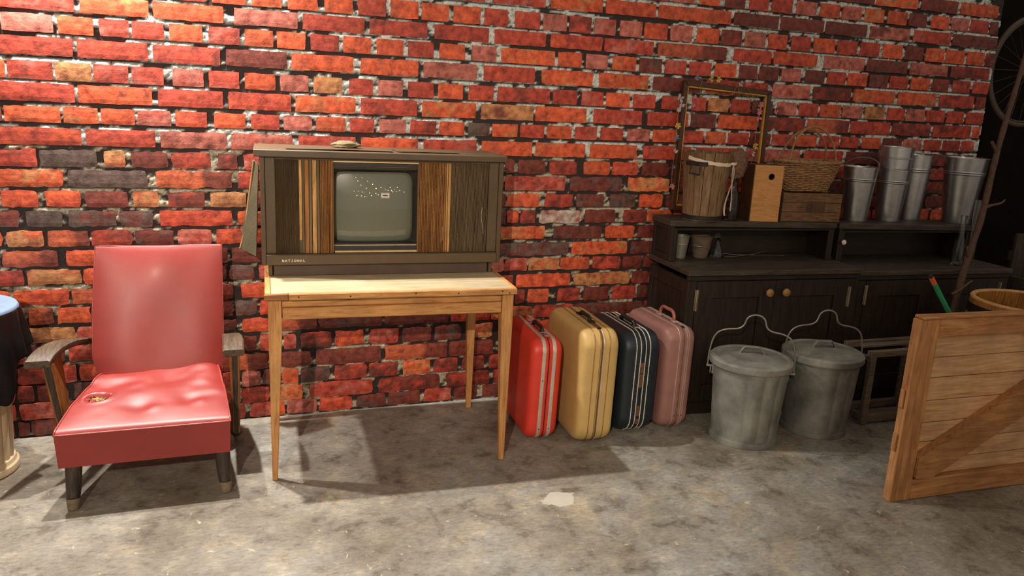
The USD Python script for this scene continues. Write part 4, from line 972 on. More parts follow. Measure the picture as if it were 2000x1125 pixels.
cupboard('dark wooden cupboard with two panelled doors and round knobs behind the dustbins', (2.083, -0.452, 0), 0.975, 0.42, 0.745, True)
cupboard('dark wooden cupboard in deep shade, right of the cupboard with knobs', (3.075, -0.500, 0), 0.98, 0.42, 0.728, False)
hutch('dark open shelf on the left cupboard holding small pots', (2.090, -0.250, 0.7455), 0.955, 0.205, 0.2095, 0.2005)
hutch('dark open shelf with a white knob on the right cupboard, under the tall pails', (3.074, -0.318, 0.7285), 0.88, 0.205, 0.2150, 0.2060, True)



# ---------------------------------------------------------------- things on top of the shelves
def ztop(x, y=-0.2):
    if x < 3.045:
        return 0.955 - 0.009 * (x - 2.09) / 0.955 + 0.0012
    return 0.9435 - 0.009 * (x - 3.074) / 0.88 + 0.0014


# leaning picture frame: four mitred mouldings
FZ = ztop(2.42)
t = thing('picture_frame', 'empty dark wooden picture frame with a gilt inner edge leaning on the brick wall', 'picture frame', (2.442, -0.078, FZ))
FW, FH, lean = 0.532, 0.655, math.atan2(0.052, 0.655)
fl = lambda m: turn(turn(turn(m, 3.0, (0, 1, 0), (FW / 2, 0, 0)), -math.degrees(lean), (1, 0, 0)), -1.0, (0, 0, 1))
MW, GW = 0.025, 0.013


def moulding(side, w0, w1, y0, y1):
    A = {'l': [(-FW / 2 + w0, w0), (-FW / 2 + w1, w1), (-FW / 2 + w1, FH - w1), (-FW / 2 + w0, FH - w0)], 'r': [(FW / 2 - w1, w1), (FW / 2 - w0, w0), (FW / 2 - w0, FH - w0), (FW / 2 - w1, FH - w1)],
         'b': [(-FW / 2 + w0, w0), (FW / 2 - w0, w0), (FW / 2 - w1, w1), (-FW / 2 + w1, w1)], 't': [(-FW / 2 + w1, FH - w1), (FW / 2 - w1, FH - w1), (FW / 2 - w0, FH - w0), (-FW / 2 + w0, FH - w0)]}[side]
    return hexa([(x, y0, z) for x, z in A] + [(x, y1, z) for x, z in A], 0.003) if False else fl(hexa([(A[0][0], y0, A[0][1]), (A[1][0], y0, A[1][1]), (A[1][0], y1, A[1][1]), (A[0][0], y1, A[0][1]), (A[3][0], y0, A[3][1]), (A[2][0], y0, A[2][1]), (A[2][0], y1, A[2][1]), (A[3][0], y1, A[3][1])], 0.003))


for sd in 'lrbt':
    r = obj('moulding', moulding(sd, 0, MW, -0.020, 0.004), 'frame_dark_wood', t)
    obj('gilt_edge', moulding(sd, MW - 0.004, MW + GW - 0.004, -0.014, 0.002), 'frame_gold', r)
# garland of paper flowers and twine wound round the frame
g = thing('flower_garland', 'string of small faded paper flowers wound round the leaning picture frame', 'garland', (2.442, -0.078, FZ))
fpt = lambda x, z, y=-0.02: fl(trimesh.Trimesh([(x, y, z)] * 3, [(0, 1, 2)], process=False)).vertices[0]
rg = random.Random(11)


def flower(p, r, m):
    parts = []
    for k in range(6):
        a = k * math.pi / 3 + rg.random()
        tip = np.array([math.cos(a), -0.25 - 0.3 * rg.random(), math.sin(a)]) * r
        sd = np.array([-math.sin(a), 0, math.cos(a)]) * r * 0.36
        mid = tip * 0.6
        parts.append(trimesh.convex.convex_hull(np.array([(0, 0, 0), mid + sd, mid - sd, tip + sd * 0.4, tip - sd * 0.4, mid + (0, -0.25 * r, 0), mid + (0, 0.10 * r, 0)])))
    parts.append(trimesh.creation.icosphere(1, r * 0.22))
    obj('flower', shift(cat(*parts), p), m, g, False)


for x, z, r, m in ((-0.285, 0.56, 0.026, 'pale'), (-0.275, 0.53, 0.024, 'pale'), (-0.29, 0.505, 0.020, 'pale'), (-0.285, 0.425, 0.024, 'yellow'), (-0.285, 0.365, 0.022, 'blue'), (-0.283, 0.30, 0.018, 'pale'), (-0.285, 0.12, 0.022, 'pink'),
                   (-0.284, 0.22, 0.016, 'blue'), (-0.20, 0.672, 0.020, 'blue'), (-0.12, 0.672, 0.022, 'yellow'), (-0.075, 0.676, 0.022, 'yellow'), (-0.03, 0.672, 0.018, 'red'), (0.06, 0.670, 0.022, 'pale'), (0.10, 0.674, 0.022, 'pink'),
                   (0.16, 0.668, 0.024, 'red'), (0.235, 0.665, 0.020, 'pale'), (0.195, 0.575, 0.024, 'pink'), (0.19, 0.540, 0.026, 'pink'), (0.192, 0.505, 0.022, 'pink'), (0.19, 0.36, 0.024, 'yellow'), (0.185, 0.32, 0.018, 'pale'), (0.182, 0.255, 0.028, 'pale'),
                   (0.172, 0.215, 0.026, 'pale'), (-0.205, 0.575, 0.018, 'pink'), (-0.21, 0.535, 0.018, 'pink'), (0.292, 0.55, 0.020, 'pink'), (0.290, 0.45, 0.018, 'pale')):
    flower(fpt(x, z, -0.027), r * 0.72, 'flower_' + m)
tw = []
for path in ([(-0.15, 0.60), (-0.12, 0.61), (0.0, 0.605), (0.05, 0.63), (0.13, 0.60), (0.19, 0.565)], [(0.02, 0.605), (0.045, 0.655), (0.06, 0.605)], [(-0.17, 0.60), (-0.168, 0.655), (-0.165, 0.66)], [(0.10, 0.655), (0.15, 0.61), (0.20, 0.56)], [(-0.29, 0.56), (-0.287, 0.43), (-0.287, 0.3), (-0.285, 0.12)],
             [(-0.2, 0.67), (-0.05, 0.674), (0.1, 0.672), (0.23, 0.665)], [(0.197, 0.57), (0.19, 0.45), (0.186, 0.3), (0.172, 0.21)]):
    tw.append(tube(spline([fpt(x, z, -0.0235) for x, z in path], 16), 0.0016, 5))
obj('twine', cat(*tw), 'twine', g, True)

# wooden stave bucket
BX, BY = 2.285, -0.203
t = thing('wooden_bucket', 'tall wooden stave bucket with an iron handle in front of the picture frame', 'bucket', (BX, BY, ztop(BX)))
NS = 16
for i in range(NS):
    a0, a1 = (i + 0.03) * 2 * math.pi / NS + 0.1, (i + 0.97) * 2 * math.pi / NS + 0.1
    am = (a0 + a1) / 2
    pts = []
    for z, r in ((0.0, 0.097), (0.335 + 0.004 * rg.uniform(-1, 1), 0.121)):
        for rr in (r, r - 0.012):
            for aa in (a0, am, a1):
                pts.append((rr * math.cos(aa), rr * math.sin(aa), z))
    obj('stave', trimesh.convex.convex_hull(np.array(pts)), 'bucket_wood', t)
obj('hoop', lathe([(0.0985, 0.004), (0.1000, 0.004), (0.1018, 0.026), (0.1000, 0.026)], 64, close=True), 'iron_dark', t, 30)
obj('bottom', lathe([(0, 0.01), (0.088, 0.01), (0.088, 0.02), (0, 0.02)], 32), 'bucket_wood', t)
ha = math.radians(-150)
hv = lambda r, a, z: np.array([r * math.cos(a), r * math.sin(a), z])
h = obj('handle_plate', cat(*[hexa([hv(0.117, a0, 0.272), hv(0.124, a0, 0.272), hv(0.124, a1, 0.272), hv(0.117, a1, 0.272), hv(0.119, a0, 0.292), hv(0.1255, a0, 0.292), hv(0.1255, a1, 0.292), hv(0.119, a1, 0.292)], 0.001) for a0, a1 in ((ha - 0.5, ha - 0.2), (ha - 0.2, ha + 0.15), (ha + 0.15, ha + 0.5))]), 'iron_dark', t)
obj('handle_loop', tube([hv(0.126, ha - 0.18, 0.27), hv(0.130, ha - 0.20, 0.235), hv(0.130, ha + 0.22, 0.230), hv(0.126, ha + 0.20, 0.268)], 0.004, 8), 'iron_dark', h)
# ribbon tied round the bucket: band, knot, two tails
t = thing('ribbon', 'cream ribbon tied round the wooden bucket with its ends hanging down', 'ribbon', (BX, BY, ztop(BX)))


def strip(P, w, th=0.0012):
    P = np.array(P, float)
    rings = []
    for k in range(len(P)):
        d = P[min(k + 1, len(P) - 1)] - P[max(k - 1, 0)]
        d /= np.linalg.norm(d)
        o = np.array([P[k][0], P[k][1], 0.0])
        o /= np.linalg.norm(o)
        s = np.cross(d, o)
        s /= np.linalg.norm(s)
        ww = w * (1 + 0.12 * math.sin(k * 1.3))
        rings.append([P[k] - s * ww / 2, P[k] + s * ww / 2, P[k] + s * ww / 2 + o * th, P[k] - s * ww / 2 + o * th])
    return loft(rings)


aa = np.radians(np.linspace(-172, -48, 26))
zz = 0.310 - 0.030 * ((aa - aa[0]) / (aa[-1] - aa[0])) - 0.02 * np.sin((aa - aa[0]) / (aa[-1] - aa[0]) * np.pi) * 0.4
band = [hv(0.1035 + 0.0725 * z - 0.0045 + 0.0022, a, z) for a, z in zip(aa, zz)]
rr_ = lambda z: 0.097 + 0.0717 * z + 0.0018
band = [hv(rr_(z), a, z) for a, z in zip(aa, zz)]
obj('band', strip(band, 0.017), 'ribbon_cream', t, 40)
kn = band[-1] * (1.05, 1.05, 1)
obj('knot', cat(tube(spline([kn + (-0.012, 0, 0.002), kn + (0.0, -0.006, 0.006), kn + (0.016, 0.0, 0.004), kn + (0.026, 0.004, 0.012)], 12), [0.004, 0.006, 0.007, 0.008, 0.008, 0.008, 0.008, 0.008, 0.007, 0.006, 0.005, 0.003], 8)), 'ribbon_cream', t, True)
for dx, dy, zl, sw in ((-0.022, -0.012, 0.030, 0.010), (0.004, -0.018, 0.055, -0.012)):
    obj('ribbon_end', strip(spline([kn + (0.004, -0.004, 0), kn + (0.006 + sw * 0.4, -0.008, -0.05), kn + (0.004 + dx * 0.5, dy * 0.6, -0.13), (kn[0] + dx, kn[1] + dy, zl)], 14), 0.017), 'ribbon_cream', t, 40)

# glass bottle with a dried flower head
GXB, GYB = 2.436, -0.235
t = thing('glass_bottle', 'smoky glass bottle holding a dried flower head beside the wooden bucket', 'bottle', (GXB, GYB, ztop(GXB)))
obj('glass_body', lathe([(0.0, 0.0), (0.034, 0.0), (0.037, 0.004), (0.037, 0.095), (0.0355, 0.115), (0.028, 0.140), (0.021, 0.160), (0.0185, 0.185), (0.0205, 0.205), (0.0235, 0.213), (0.0235, 0.222), (0.0195, 0.222), (0.0165, 0.2), (0.0160, 0.18), (0.0185, 0.160), (0.026, 0.138), (0.033, 0.113), (0.0345, 0.095), (0.0345, 0.01), (0.0, 0.008)], 40), 'smoky_glass', t, 40)
t = thing('dried_flower', 'fuzzy brown dried flower head standing in the glass bottle', 'dried flower', (GXB, GYB, ztop(GXB)))
obj('stem', tube([(0.004, 0.004, 0.012), (0, 0, 0.12), (-0.004, 0, 0.25)], 0.003, 6), 'bark', t)
core = trimesh.creation.icosphere(3, 1)
core.vertices = core.vertices * (0.052, 0.050, 0.078) * (0.8 + 0.4 * meshkit.fbm(core.vertices * 3 + 4, 3, 1)[:, None]) + (0.002, 0, 0.282)
obj('flower_head', core, 'dried_brown', t, True)
sp = []
for i in range(420):
    d = np.array([rg.gauss(0, 1), rg.gauss(0, 1), rg.gauss(0, 1)])
    d /= np.linalg.norm(d)
    p = d * (0.046, 0.044, 0.070) + (0.002, 0, 0.282)
    sp.append(trimesh.Trimesh([p + np.cross(d, (0.3, 0.5, 0.8)) * 0.0025, p - np.cross(d, (0.3, 0.5, 0.8)) * 0.0025, p + d * rg.uniform(0.008, 0.018), p + np.cross(d, (0.9, 0.1, 0.2)) * 0.002], [(0, 1, 2), (0, 2, 3), (1, 3, 2), (0, 3, 1)], process=False))
obj('bristles', cat(*sp), 'dried_brown', t, False, kind='stuff')

# wooden box with a round hole
t = thing('wooden_box', 'orange-brown wooden box with a round hole in its front, beside the glass bottle', 'box', (2.530, -0.262, ztop(2.6)), -14)
WB, HB, DB = 0.150, 0.285, 0.15
from shapely.geometry import Polygon, Point
fp = trimesh.creation.extrude_polygon(Polygon([(0, 0), (WB, 0), (WB, HB), (0, HB)]).difference(Point(WB * 0.60, HB * 0.80).buffer(0.0165, 24)), 0.010, engine='earcut')
fp.apply_transform(trimesh.transformations.rotation_matrix(math.pi / 2, (1, 0, 0)))
obj('front', shift(fp, (0, 0.0, 0)), 'box_front_wood', t, 20)
for x in (0.0, WB - 0.010):
    obj('side', box(x, x + 0.010, 0.0005, DB, 0, HB - 0.002, 0.001), 'box_side_wood', t)
obj('back', box(0.010, WB - 0.010, DB - 0.01, DB, 0, HB - 0.002), 'box_side_wood', t)
obj('top', box(0.0105, WB - 0.0105, 0.0005, DB - 0.0105, HB - 0.012, HB - 0.002), 'box_side_wood', t)
obj('bottom', box(0.0105, WB - 0.0105, 0.0005, DB - 0.0105, 0.0, 0.01), 'box_side_wood', t)

# small crate with the wicker basket on it
CZ = ztop(2.95)
t = thing('wooden_crate', 'brown wooden crate under the wicker basket', 'crate', (2.728, -0.262, CZ), -10)
WC, HC, DC = 0.335, 0.150, 0.13
for k in range(3):
    za, zb = k * HC / 3 + 0.0005, (k + 1) * HC / 3 - 0.0008
    obj('plank', box(0, WC, 0.0, 0.010, za, zb, 0.0015), 'crate_brown_wood', t)
    obj('plank', box(0.0, WC, DC - 0.010, DC, za, zb, 0.0015), 'crate_brown_wood', t)
for x in (0.0, WC - 0.012):
    obj('end_board', box(x, x + 0.012, 0.0105, DC - 0.0105, 0, HC - 0.001), 'box_side_wood', t)
obj('bottom', box(0.0125, WC - 0.0125, 0.0105, DC - 0.0105, 0.0, 0.008), 'crate_brown_wood', t)
obj('stamped_patch', box(WC * 0.40, WC * 0.72, -0.0006, 0.0, 0.05, 0.108, 0.0), 'box_side_wood', t)
BKX, BKY, BKZ = 2.918, -0.185, CZ + HC + 0.001
t = thing('wicker_basket', 'woven wicker basket with two hooped handles on the brown crate', 'basket', (BKX, BKY, BKZ), -6)
rowsN, SN = 16, 30
weave = []
prof_b = lambda s: (0.125 + 0.062 * s ** 0.9, 0.066 + 0.026 * s)
for i in range(rowsN):
    s = i / (rowsN - 1)
    A, Bq = prof_b(s)
    aa = np.linspace(0, 2 * np.pi, SN * 4, endpoint=False)
    w = 0.004 * np.cos(aa * SN / 2 + (i % 2) * np.pi)
    weave.append(tube(np.stack([(A + w) * np.cos(aa), (Bq + w) * np.sin(aa), np.full_like(aa, 0.006 + 0.142 * s) + 0.0025 * np.sin(aa * 3 + i)], 1), 0.0052, 5, True))
obj('weave', cat(*weave), 'wicker', t, True, kind='stuff')
st = []
for i in range(SN):
    a = (i + 0.5) * 2 * np.pi / SN
    st.append(tube([(prof_b(s)[0] * math.cos(a), prof_b(s)[1] * math.sin(a), 0.004 + 0.148 * s) for s in (0, 0.5, 1)], 0.0034, 5))
obj('stakes', cat(*st), 'wicker', t, True, kind='stuff')
obj('bottom', lathe([(0, 0.002), (0.9, 0.002), (0.9, 0.006), (0, 0.006)], 40).apply_transform(np.diag([0.128, 0.068, 1, 1])), 'wicker', t)
aa = np.linspace(0, 2 * np.pi, 160, endpoint=False)
A, Bq = prof_b(1.0)
for ph in (0, np.pi):
    obj('rim', tube(np.stack([(A + 0.003 + 0.004 * np.cos(aa * 22 + ph)) * np.cos(aa), (Bq + 0.003 + 0.004 * np.cos(aa * 22 + ph)) * np.sin(aa), 0.156 + 0.004 * np.sin(aa * 22 + ph)], 1), 0.0062, 6, True), 'wicker', t, True)
for y in (-0.045, 0.045):
    q = np.linspace(0, np.pi, 30)
    hw = A * math.sqrt(1 - (y / Bq) ** 2) * 0.84
    obj('handle', tube(np.stack([-hw * np.cos(q) * (1 - 0.10 * np.sin(q)), y * (1 - 0.5 * np.sin(q)), 0.150 + (0.185 if y < 0 else 0.170) * np.sin(q) ** 0.85], 1), 0.0058, 8), 'wicker', t, True)


# galvanised flower pails
def pail(name, label, c, r0, r1, H, ears, bail=None, rings=(0.76, 0.79)):
    t = thing(name, label, 'pail', c, 0, 'galvanised pails on the shelf')
    prof = [(0.0, 0.002), (r0 - 0.003, 0.002), (r0, 0.0), (r0 + 0.001, 0.006)]
    for s in np.linspace(0.05, 1, 26):
        r = r0 + (r1 - r0) * s
        b = sum(0.0022 * math.exp(-((s - q) / 0.010) ** 2) for q in rings)
        prof.append((r + b, H * s))
    for q in rings:
        for e in (-0.012, -0.006, 0, 0.006, 0.012):
            s = q + e
            prof.append((r0 + (r1 - r0) * s + 0.0022 * math.exp(-(e / 0.006) ** 2), H * s))
    prof = prof[:4] + sorted(prof[4:], key=lambda p: p[1])
    prof += [(r1 + 0.003, H + 0.001), (r1 + 0.003, H + 0.004), (r1 - 0.001, H + 0.004), (r1 - 0.002, H), (r0 + (r1 - r0) * 0.5 - 0.002, H * 0.5), (r0 - 0.002, 0.006), (0, 0.005)]
    obj('body', lathe(prof, 64), 'galvanised_bright', t, 40)
    for a in ears:
        d = np.array([math.cos(a), math.sin(a), 0])
        s = np.array([-d[1], d[0], 0])
        e = d * r1 + (0, 0, H * 0.94)
        obj('ear_handle', tube(spline([e - s * 0.020, e + d * 0.012 - s * 0.018 + (0, 0, 0.012), e + d * 0.028 + (0, 0, 0.024), e + d * 0.012 + s * 0.018 + (0, 0, 0.012), e + s * 0.020], 16), 0.003, 6), 'wire_grey', t, True)
    if bail is not None:
        d = np.array([math.cos(bail), math.sin(bail), 0])
        q = np.linspace(0, np.pi, 24)
        obj('bail', tube([d * r1 * math.cos(x) + np.array([0, 0, H + 0.055 * math.sin(x)]) - np.array([0, 0.02 * math.sin(x), 0]) for x in q], 0.0022, 6), 'wire_grey', t, True)
        obj('bail_lug', shift(lathe([(0.008, -0.002), (0.009, 0), (0.008, 0.002)], 12), d * (r1 + 0.002) + (0, 0, H - 0.008)), 'wire_grey', t)


pail('flower_pail', 'short tapered galvanised pail with a wire bail, next to the brown crate', (3.243, -0.225, ztop(3.243)), 0.064, 0.088, 0.288, (), -0.9)
z2 = ztop(3.475)
pail('flower_pail', 'tapered galvanised pail with a smaller pail stacked on its mouth', (3.475, -0.225, z2), 0.063, 0.087, 0.280, (0.2,))
pail('flower_pail', 'small straight galvanised pail stacked on the mouth of another pail', (3.470, -0.225, z2 + 0.2848), 0.084, 0.0905, 0.118, (), None, (0.50, 0.56))
pail('flower_pail', 'tall galvanised pail with an ear handle standing behind the stacked pails', (3.700, -0.150, ztop(3.77)), 0.064, 0.088, 0.362, (0.1,))
pail('flower_pail', 'widest galvanised pail at the right end of the shelf', (3.865, -0.395, ztop(3.9)), 0.074, 0.112, 0.352, (0.15,)) if False else \
    pail('flower_pail', 'widest galvanised pail at the right end of the shelf', (3.935, -0.275, ztop(3.9)), 0.074, 0.114, 0.362, (0.15,))

# ---------------------------------------------------------------- small things inside the left shelf
WT = 0.7462
t = thing('tin_pot', 'small grey tin pot at the left end inside the open shelf', 'pot', (2.205, -0.165, WT))
obj('body', lathe([(0, 0.002), (0.026, 0), (0.028, 0.004), (0.035, 0.072), (0.0365, 0.074), (0.0355, 0.079), (0.037, 0.082), (0.040, 0.112), (0.043, 0.114), (0.043, 0.119), (0.038, 0.119), (0.034, 0.08), (0.026, 0.006), (0, 0.005)], 40), 'tin_grey', t, 40)
t = thing('clay_pot', 'small brown pot with a rolled rim inside the open shelf', 'pot', (2.325, -0.165, WT))
obj('body', lathe([(0, 0.002), (0.034, 0), (0.037, 0.004), (0.047, 0.055), (0.049, 0.058), (0.048, 0.064), (0.054, 0.100), (0.058, 0.104), (0.059, 0.112), (0.054, 0.114), (0.050, 0.10), (0.042, 0.05), (0.032, 0.008), (0, 0.007)], 40), 'clay_brown', t, 40)
obj('handle', tube(spline([(-0.046, -0.014, 0.07), (-0.058, -0.020, 0.068), (-0.030, -0.052, 0.066), (-0.020, -0.046, 0.066)], 12), 0.003, 6), 'tin_grey', t, True)
t = thing('glass_decanter', 'little clear glass decanter with a round stopper inside the open shelf', 'decanter', (2.420, -0.172, WT))
obj('bottle', lathe([(0, 0.001), (0.034, 0), (0.037, 0.005), (0.031, 0.040), (0.021, 0.062), (0.014, 0.075), (0.013, 0.085), (0.017, 0.090), (0.012, 0.091), (0.011, 0.076), (0.018, 0.060), (0.028, 0.038), (0.033, 0.010), (0, 0.008)], 36), 'glass', t, 40)
obj('stopper', shift(trimesh.creation.icosphere(3, 0.016), (0, 0, 0.108)), 'glass', t, True)
t = thing('bent_wires', 'thin loose wires lying inside the open shelf beside the decanter', 'wire', (2.6, -0.17, WT))
for P in ([(-0.13, 0.05, 0.010), (0.0, 0.02, 0.004), (0.12, 0.0, 0.003), (0.24, -0.02, 0.003)], [(-0.13, -0.01, 0.003), (-0.03, 0.0, 0.003), (0.08, 0.015, 0.010), (0.16, 0.04, 0.016)]):
    obj('wire', tube(spline(P, 20), 0.0018, 5), 'hinge_steel', t, True)

# ---------------------------------------------------------------- the half door, barrel and branch at the right
t = thing('half_door', 'unpainted wooden half door with a diagonal brace standing on the floor', 'door', (2.470, -1.447, 0), -2.3, kind='thing')
WD, HD, TD = 0.95, 0.772, 0.040
fw = 0.100
obj('stile', box(0, fw, 0, TD, 0, HD - 0.012, 0.003), 'door_wood_z', t)
obj('stile', box(WD - fw, WD, 0, TD, 0, HD - 0.012, 0.003), 'door_wood_z', t)
obj('top_rail', box(fw + 0.0005, WD - fw - 0.0005, 0.0, TD, HD - 0.085, HD - 0.012, 0.003), 'door_wood_x', t)
obj('bottom_rail', box(fw + 0.0005, WD - fw - 0.0005, 0, TD, 0.002, 0.088, 0.003), 'door_wood_x', t)
obj('top_cap', box(0.010, WD, -0.006, TD + 0.004, HD - 0.0115, HD, 0.003), 'door_wood_x', t)
zs = [0.0885, 0.155, 0.238, 0.322, 0.416, 0.512, 0.596, HD - 0.0855]
for a, b in zip(zs[:-1], zs[1:]):
    obj('plank', box(fw + 0.0005, WD - fw - 0.0005, 0.026 + rg.uniform(0, 0.002), TD - 0.002, a, b - 0.003, 0.002), 'door_plank', t)
A0, A1 = np.array([fw + 0.002, 0.010, 0.0885]), np.array([WD - fw - 0.002, 0.010, HD - 0.10])
dd = A1 - A0
sl = 0.545
br = [(fw + 0.001, 0.100), (fw + 0.075, 0.089), (WD - fw - 0.002, 0.089 + sl * (WD - 2 * fw - 0.078)), (WD - fw - 0.002, 0.195 + sl * (WD - 2 * fw - 0.003)), (fw + 0.001, 0.185)]
br = [(x, min(z, HD - 0.088)) for x, z in br]
obj('diagonal_brace', prism(br, -0.012, 0.0255), 'door_brace', t)
for z, h in ((0.40, 0.075), (0.22, 0.07)):
    obj('hinge_block', box(-0.010, 0.0, 0.012, 0.032, z, z + h, 0.002), 'door_wood_z', t)

BRX, BRY = 3.69, -0.985
t = thing('barrel', 'wooden barrel with dark hoops standing open behind the half door', 'barrel', (BRX, BRY, 0))
prof = [(0.245, 0.0), (0.272, 0.12), (0.288, 0.30), (0.288, 0.38), (0.276, 0.52), (0.262, 0.652)]
NSB = 22
for i in range(NSB):
    a0, a1 = (i + 0.012) * 2 * math.pi / NSB, (i + 0.988) * 2 * math.pi / NSB
    rings = []
    for r, z in prof:
        rings.append([(rr * math.cos(a), rr * math.sin(a), z) for rr, a in ((r - 0.022, a0), (r - 0.0006, a0), (r, (a0 + a1) / 2), (r - 0.0006, a1), (r - 0.022, a1))])
    obj('stave', loft(rings), 'barrel_wood', t, False)
for z0_, z1_ in ((0.585, 0.630), (0.44, 0.475), (0.16, 0.195), (0.02, 0.06)):
    ri = lambda z: float(np.interp(z, [p[1] for p in prof], [p[0] for p in prof]))
    obj('hoop', lathe([(ri(z0_) + 0.0002, z0_), (ri(z0_) + 0.003, z0_), (ri(z1_) + 0.003, z1_), (ri(z1_) + 0.0002, z1_)], 72, close=True), 'iron_dark', t, 30)
obj('rim', lathe([(0.240, 0.6525), (0.262, 0.6525), (0.263, 0.658), (0.258, 0.664), (0.243, 0.664), (0.239, 0.658)], 72, close=True), 'barrel_rim', t, 40)
obj('bottom', lathe([(0, 0.05), (0.232, 0.05), (0.232, 0.07), (0, 0.07)], 40), 'barrel_wood', t)
for a in (-2.1, -2.02):
    obj('rivet', shift(trimesh.creation.icosphere(1, 0.004), (0.271 * math.cos(a), 0.271 * math.sin(a), 0.608)), 'trim_silver', t, True)

t = thing('bare_branch', 'bare upright branch with snapped twigs behind the barrel', 'branch', (3.615, -0.615, 0))
P = [(0.0, 0, 0.0), (0.012, 0, 0.30), (0.025, 0.0, 0.60), (0.050, 0.0, 0.80), (0.090, 0.0, 0.99), (0.105, 0, 1.16), (0.118, 0, 1.35), (0.158, 0, 1.63), (0.20, 0, 1.92), (0.22, 0, 2.10)]
obj('stem', tube(spline(P, 50), np.linspace(0.022, 0.010, 50) * (1 + 0.08 * np.sin(np.arange(50) * 1.7)), 10), 'bark', t, True)
for Q, r in (([(0.118, 0, 1.345), (0.090, -0.004, 1.375), (0.060, -0.006, 1.405)], (0.010, 0.008)), ([(0.098, 0, 1.06), (0.13, -0.02, 1.085), (0.170, -0.03, 1.095), (0.20, -0.03, 1.115)], (0.009, 0.004)), ([(0.052, 0, 0.80), (0.028, -0.012, 0.83), (0.012, -0.016, 0.87)], (0.008, 0.005)),
             ([(-0.040, -0.02, 0.615), (0.0, -0.025, 0.635), (0.04, -0.02, 0.655), (0.10, -0.01, 0.680)], (0.009, 0.005))):
    obj('twig', tube(spline(Q, 12), np.linspace(r[0], r[1], 12), 7), 'bark', t, True)

t = thing('painted_stick', 'thin green stick with an orange tip leaning over the back of the half door', 'stick', (3.50, -1.20, 0.004))
d = np.array([2.506, -1.42, 0.928]) - np.array([3.50, -1.20, 0.004])
for a, b, m in ((0.0, 0.962, 'green_paint'), (0.962, 0.992, 'orange_paint')):
    obj('shaft' if m[0] == 'g' else 'orange_tip', tube([d * a, d * b], 0.0095, 12), m, t, 40)
obj('point', tube([d * 0.992, d * 1.0], [0.0095, 0.005], 12), 'dark_hole', t, 40)

W2 = 0.729
t = thing('clear_bottle', 'clear glass bottle on the right cupboard in front of the shelf end', 'bottle', (3.785, -0.452, W2))
obj('glass_body', lathe([(0, 0), (0.028, 0), (0.030, 0.004), (0.030, 0.09), (0.026, 0.13), (0.016, 0.165), (0.014, 0.25), (0.018, 0.262), (0.018, 0.275), (0.013, 0.275), (0.011, 0.25), (0.013, 0.165), (0.023, 0.128), (0.027, 0.09), (0.027, 0.01), (0, 0.008)], 36), 'glass', t, 40)
t = thing('glass_tube', 'tall narrow clear glass vase behind the bare branch', 'vase', (3.895, -0.440, W2))
obj('glass_body', lathe([(0, 0), (0.021, 0), (0.022, 0.004), (0.022, 0.355), (0.0195, 0.355), (0.0195, 0.012), (0, 0.012)], 36), 'glass', t, 40)

# ---------------------------------------------------------------- the dark bay: wheel, planks, a far crate
t = thing('bicycle_wheel', 'old bicycle wheel hung in the dark bay right of the brick wall', 'wheel', (4.66, 0.02, 1.812))
RW = 0.318
a = np.linspace(0, 2 * np.pi, 72, endpoint=False)
obj('tyre', tube(np.stack([RW * np.cos(a), 0 * a, RW * np.sin(a)], 1), 0.015, 10, True), 'tyre', t, True)
obj('rim', tube(np.stack([(RW - 0.018) * np.cos(a), 0 * a, (RW - 0.018) * np.sin(a)], 1), 0.008, 8, True), 'spoke_steel', t, True)
obj('hub', turn(lathe([(0, -0.05), (0.008, -0.05), (0.008, -0.03), (0.022, -0.028), (0.022, -0.022), (0.012, -0.02), (0.012, 0.02), (0.022, 0.022), (0.022, 0.028), (0.008, 0.03), (0.008, 0.05), (0, 0.05)], 20), 90, (1, 0, 0)), 'trim_gold', t, 40)
for k in range(24):
    an, an2 = k * math.pi / 12, k * math.pi / 12 + (0.35 if k % 2 else -0.35)
    obj('spoke', tube([(0.018 * math.cos(an2), 0.025 * (1 if k % 4 < 2 else -1), 0.018 * math.sin(an2)), ((RW - 0.02) * math.cos(an), 0, (RW - 0.02) * math.sin(an))], 0.0014, 5), 'spoke_steel', t, True)
obj('bracket', tube([(0, 0.0, 0), (0, 0.42, 0.02)], 0.008, 8), 'spoke_steel', t, True)
t = thing('plank_screen', 'dark weathered plank screen standing in the bay beyond the right cupboard', 'screen', (4.42, -0.30, 0), -3)
for k in range(7):
    obj('plank', box(k * 0.092, k * 0.092 + 0.089, rg.uniform(0, 0.003), 0.020, 0, 0.872 + rg.uniform(-0.006, 0.006), 0.002), 'far_plank_wood', t)
obj('cross_rail', box(0, 0.64, 0.0205, 0.04, 0.70, 0.76), 'far_plank_wood', t)
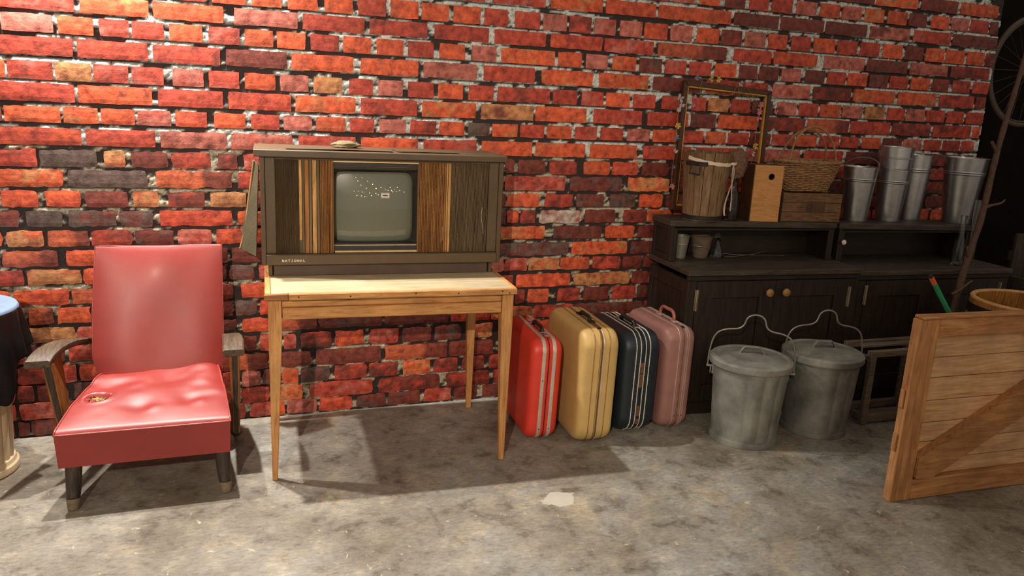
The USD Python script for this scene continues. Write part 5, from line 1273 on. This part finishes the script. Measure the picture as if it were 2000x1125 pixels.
obj('cross_rail', box(0, 0.64, 0.0205, 0.04, 0.15, 0.21), 'far_plank_wood', t)
t = thing('far_crate', 'dim wooden crate behind the barrel at the right edge', 'crate', (4.16, -0.62, 0), -3)
for k in range(5):
    obj('plank', box(0, 0.45, 0, 0.014, k * 0.134, k * 0.134 + 0.130, 0.002), 'far_plank_wood', t)
    obj('plank', box(0, 0.014, 0.015, 0.28, k * 0.134, k * 0.134 + 0.130, 0.002), 'far_plank_wood', t)
    obj('plank', box(0.436, 0.45, 0.015, 0.28, k * 0.134, k * 0.134 + 0.130, 0.002), 'far_plank_wood', t)
obj('corner_post', box(0.0145, 0.045, 0.0145, 0.045, 0, 0.664), 'far_plank_wood', t)

# ---------------------------------------------------------------- strings of small warm bulbs across the far side of the hall (mirrored in the television screen)
for label, pts in (('upper string of small warm bulbs across the hall, mirrored in the television screen', [(0.14, 2.82), (0.24, 2.53), (0.48, 2.77), (0.40, 2.18), (0.75, 2.47), (0.68, 1.89), (1.02, 2.19), (1.19, 1.84), (1.42, 1.96), (1.64, 1.72), (1.88, 1.72), (2.18, 1.61), (2.37, 1.84), (2.48, 1.6), (2.74, 1.66), (3.0, 1.84), (3.2, 1.6), (4.05, 1.77)]),
                   ('lower string of small warm bulbs across the hall, mirrored in the television screen', [(-0.5, 1.52), (-0.28, 1.18), (-0.16, 1.53), (0.06, 1.15), (0.17, 1.48), (0.34, 1.11), (0.5, 1.51), (0.61, 1.16), (0.84, 1.49), (0.95, 1.26), (1.18, 1.43), (1.29, 1.32), (2.61, 1.49), (2.99, 1.5), (3.75, 1.28), (4.19, 1.27)])):
    t = thing('string_lights', label, 'string lights', (0, -6.3 if 'upper' in label else -6.42, 0))
    obj('wire', tube(spline([(-0.9, 0.02, 2.9)] + [(x, 0.02, z) for x, z in pts] + [(4.6, 0.02, 2.9)], 200), 0.003, 5), 'black_plastic', t, True)
    for x, z in pts:
        obj('bulb', shift(trimesh.creation.icosphere(1, 0.021), (x, 0, z)), 'bulb_glow', t, True)
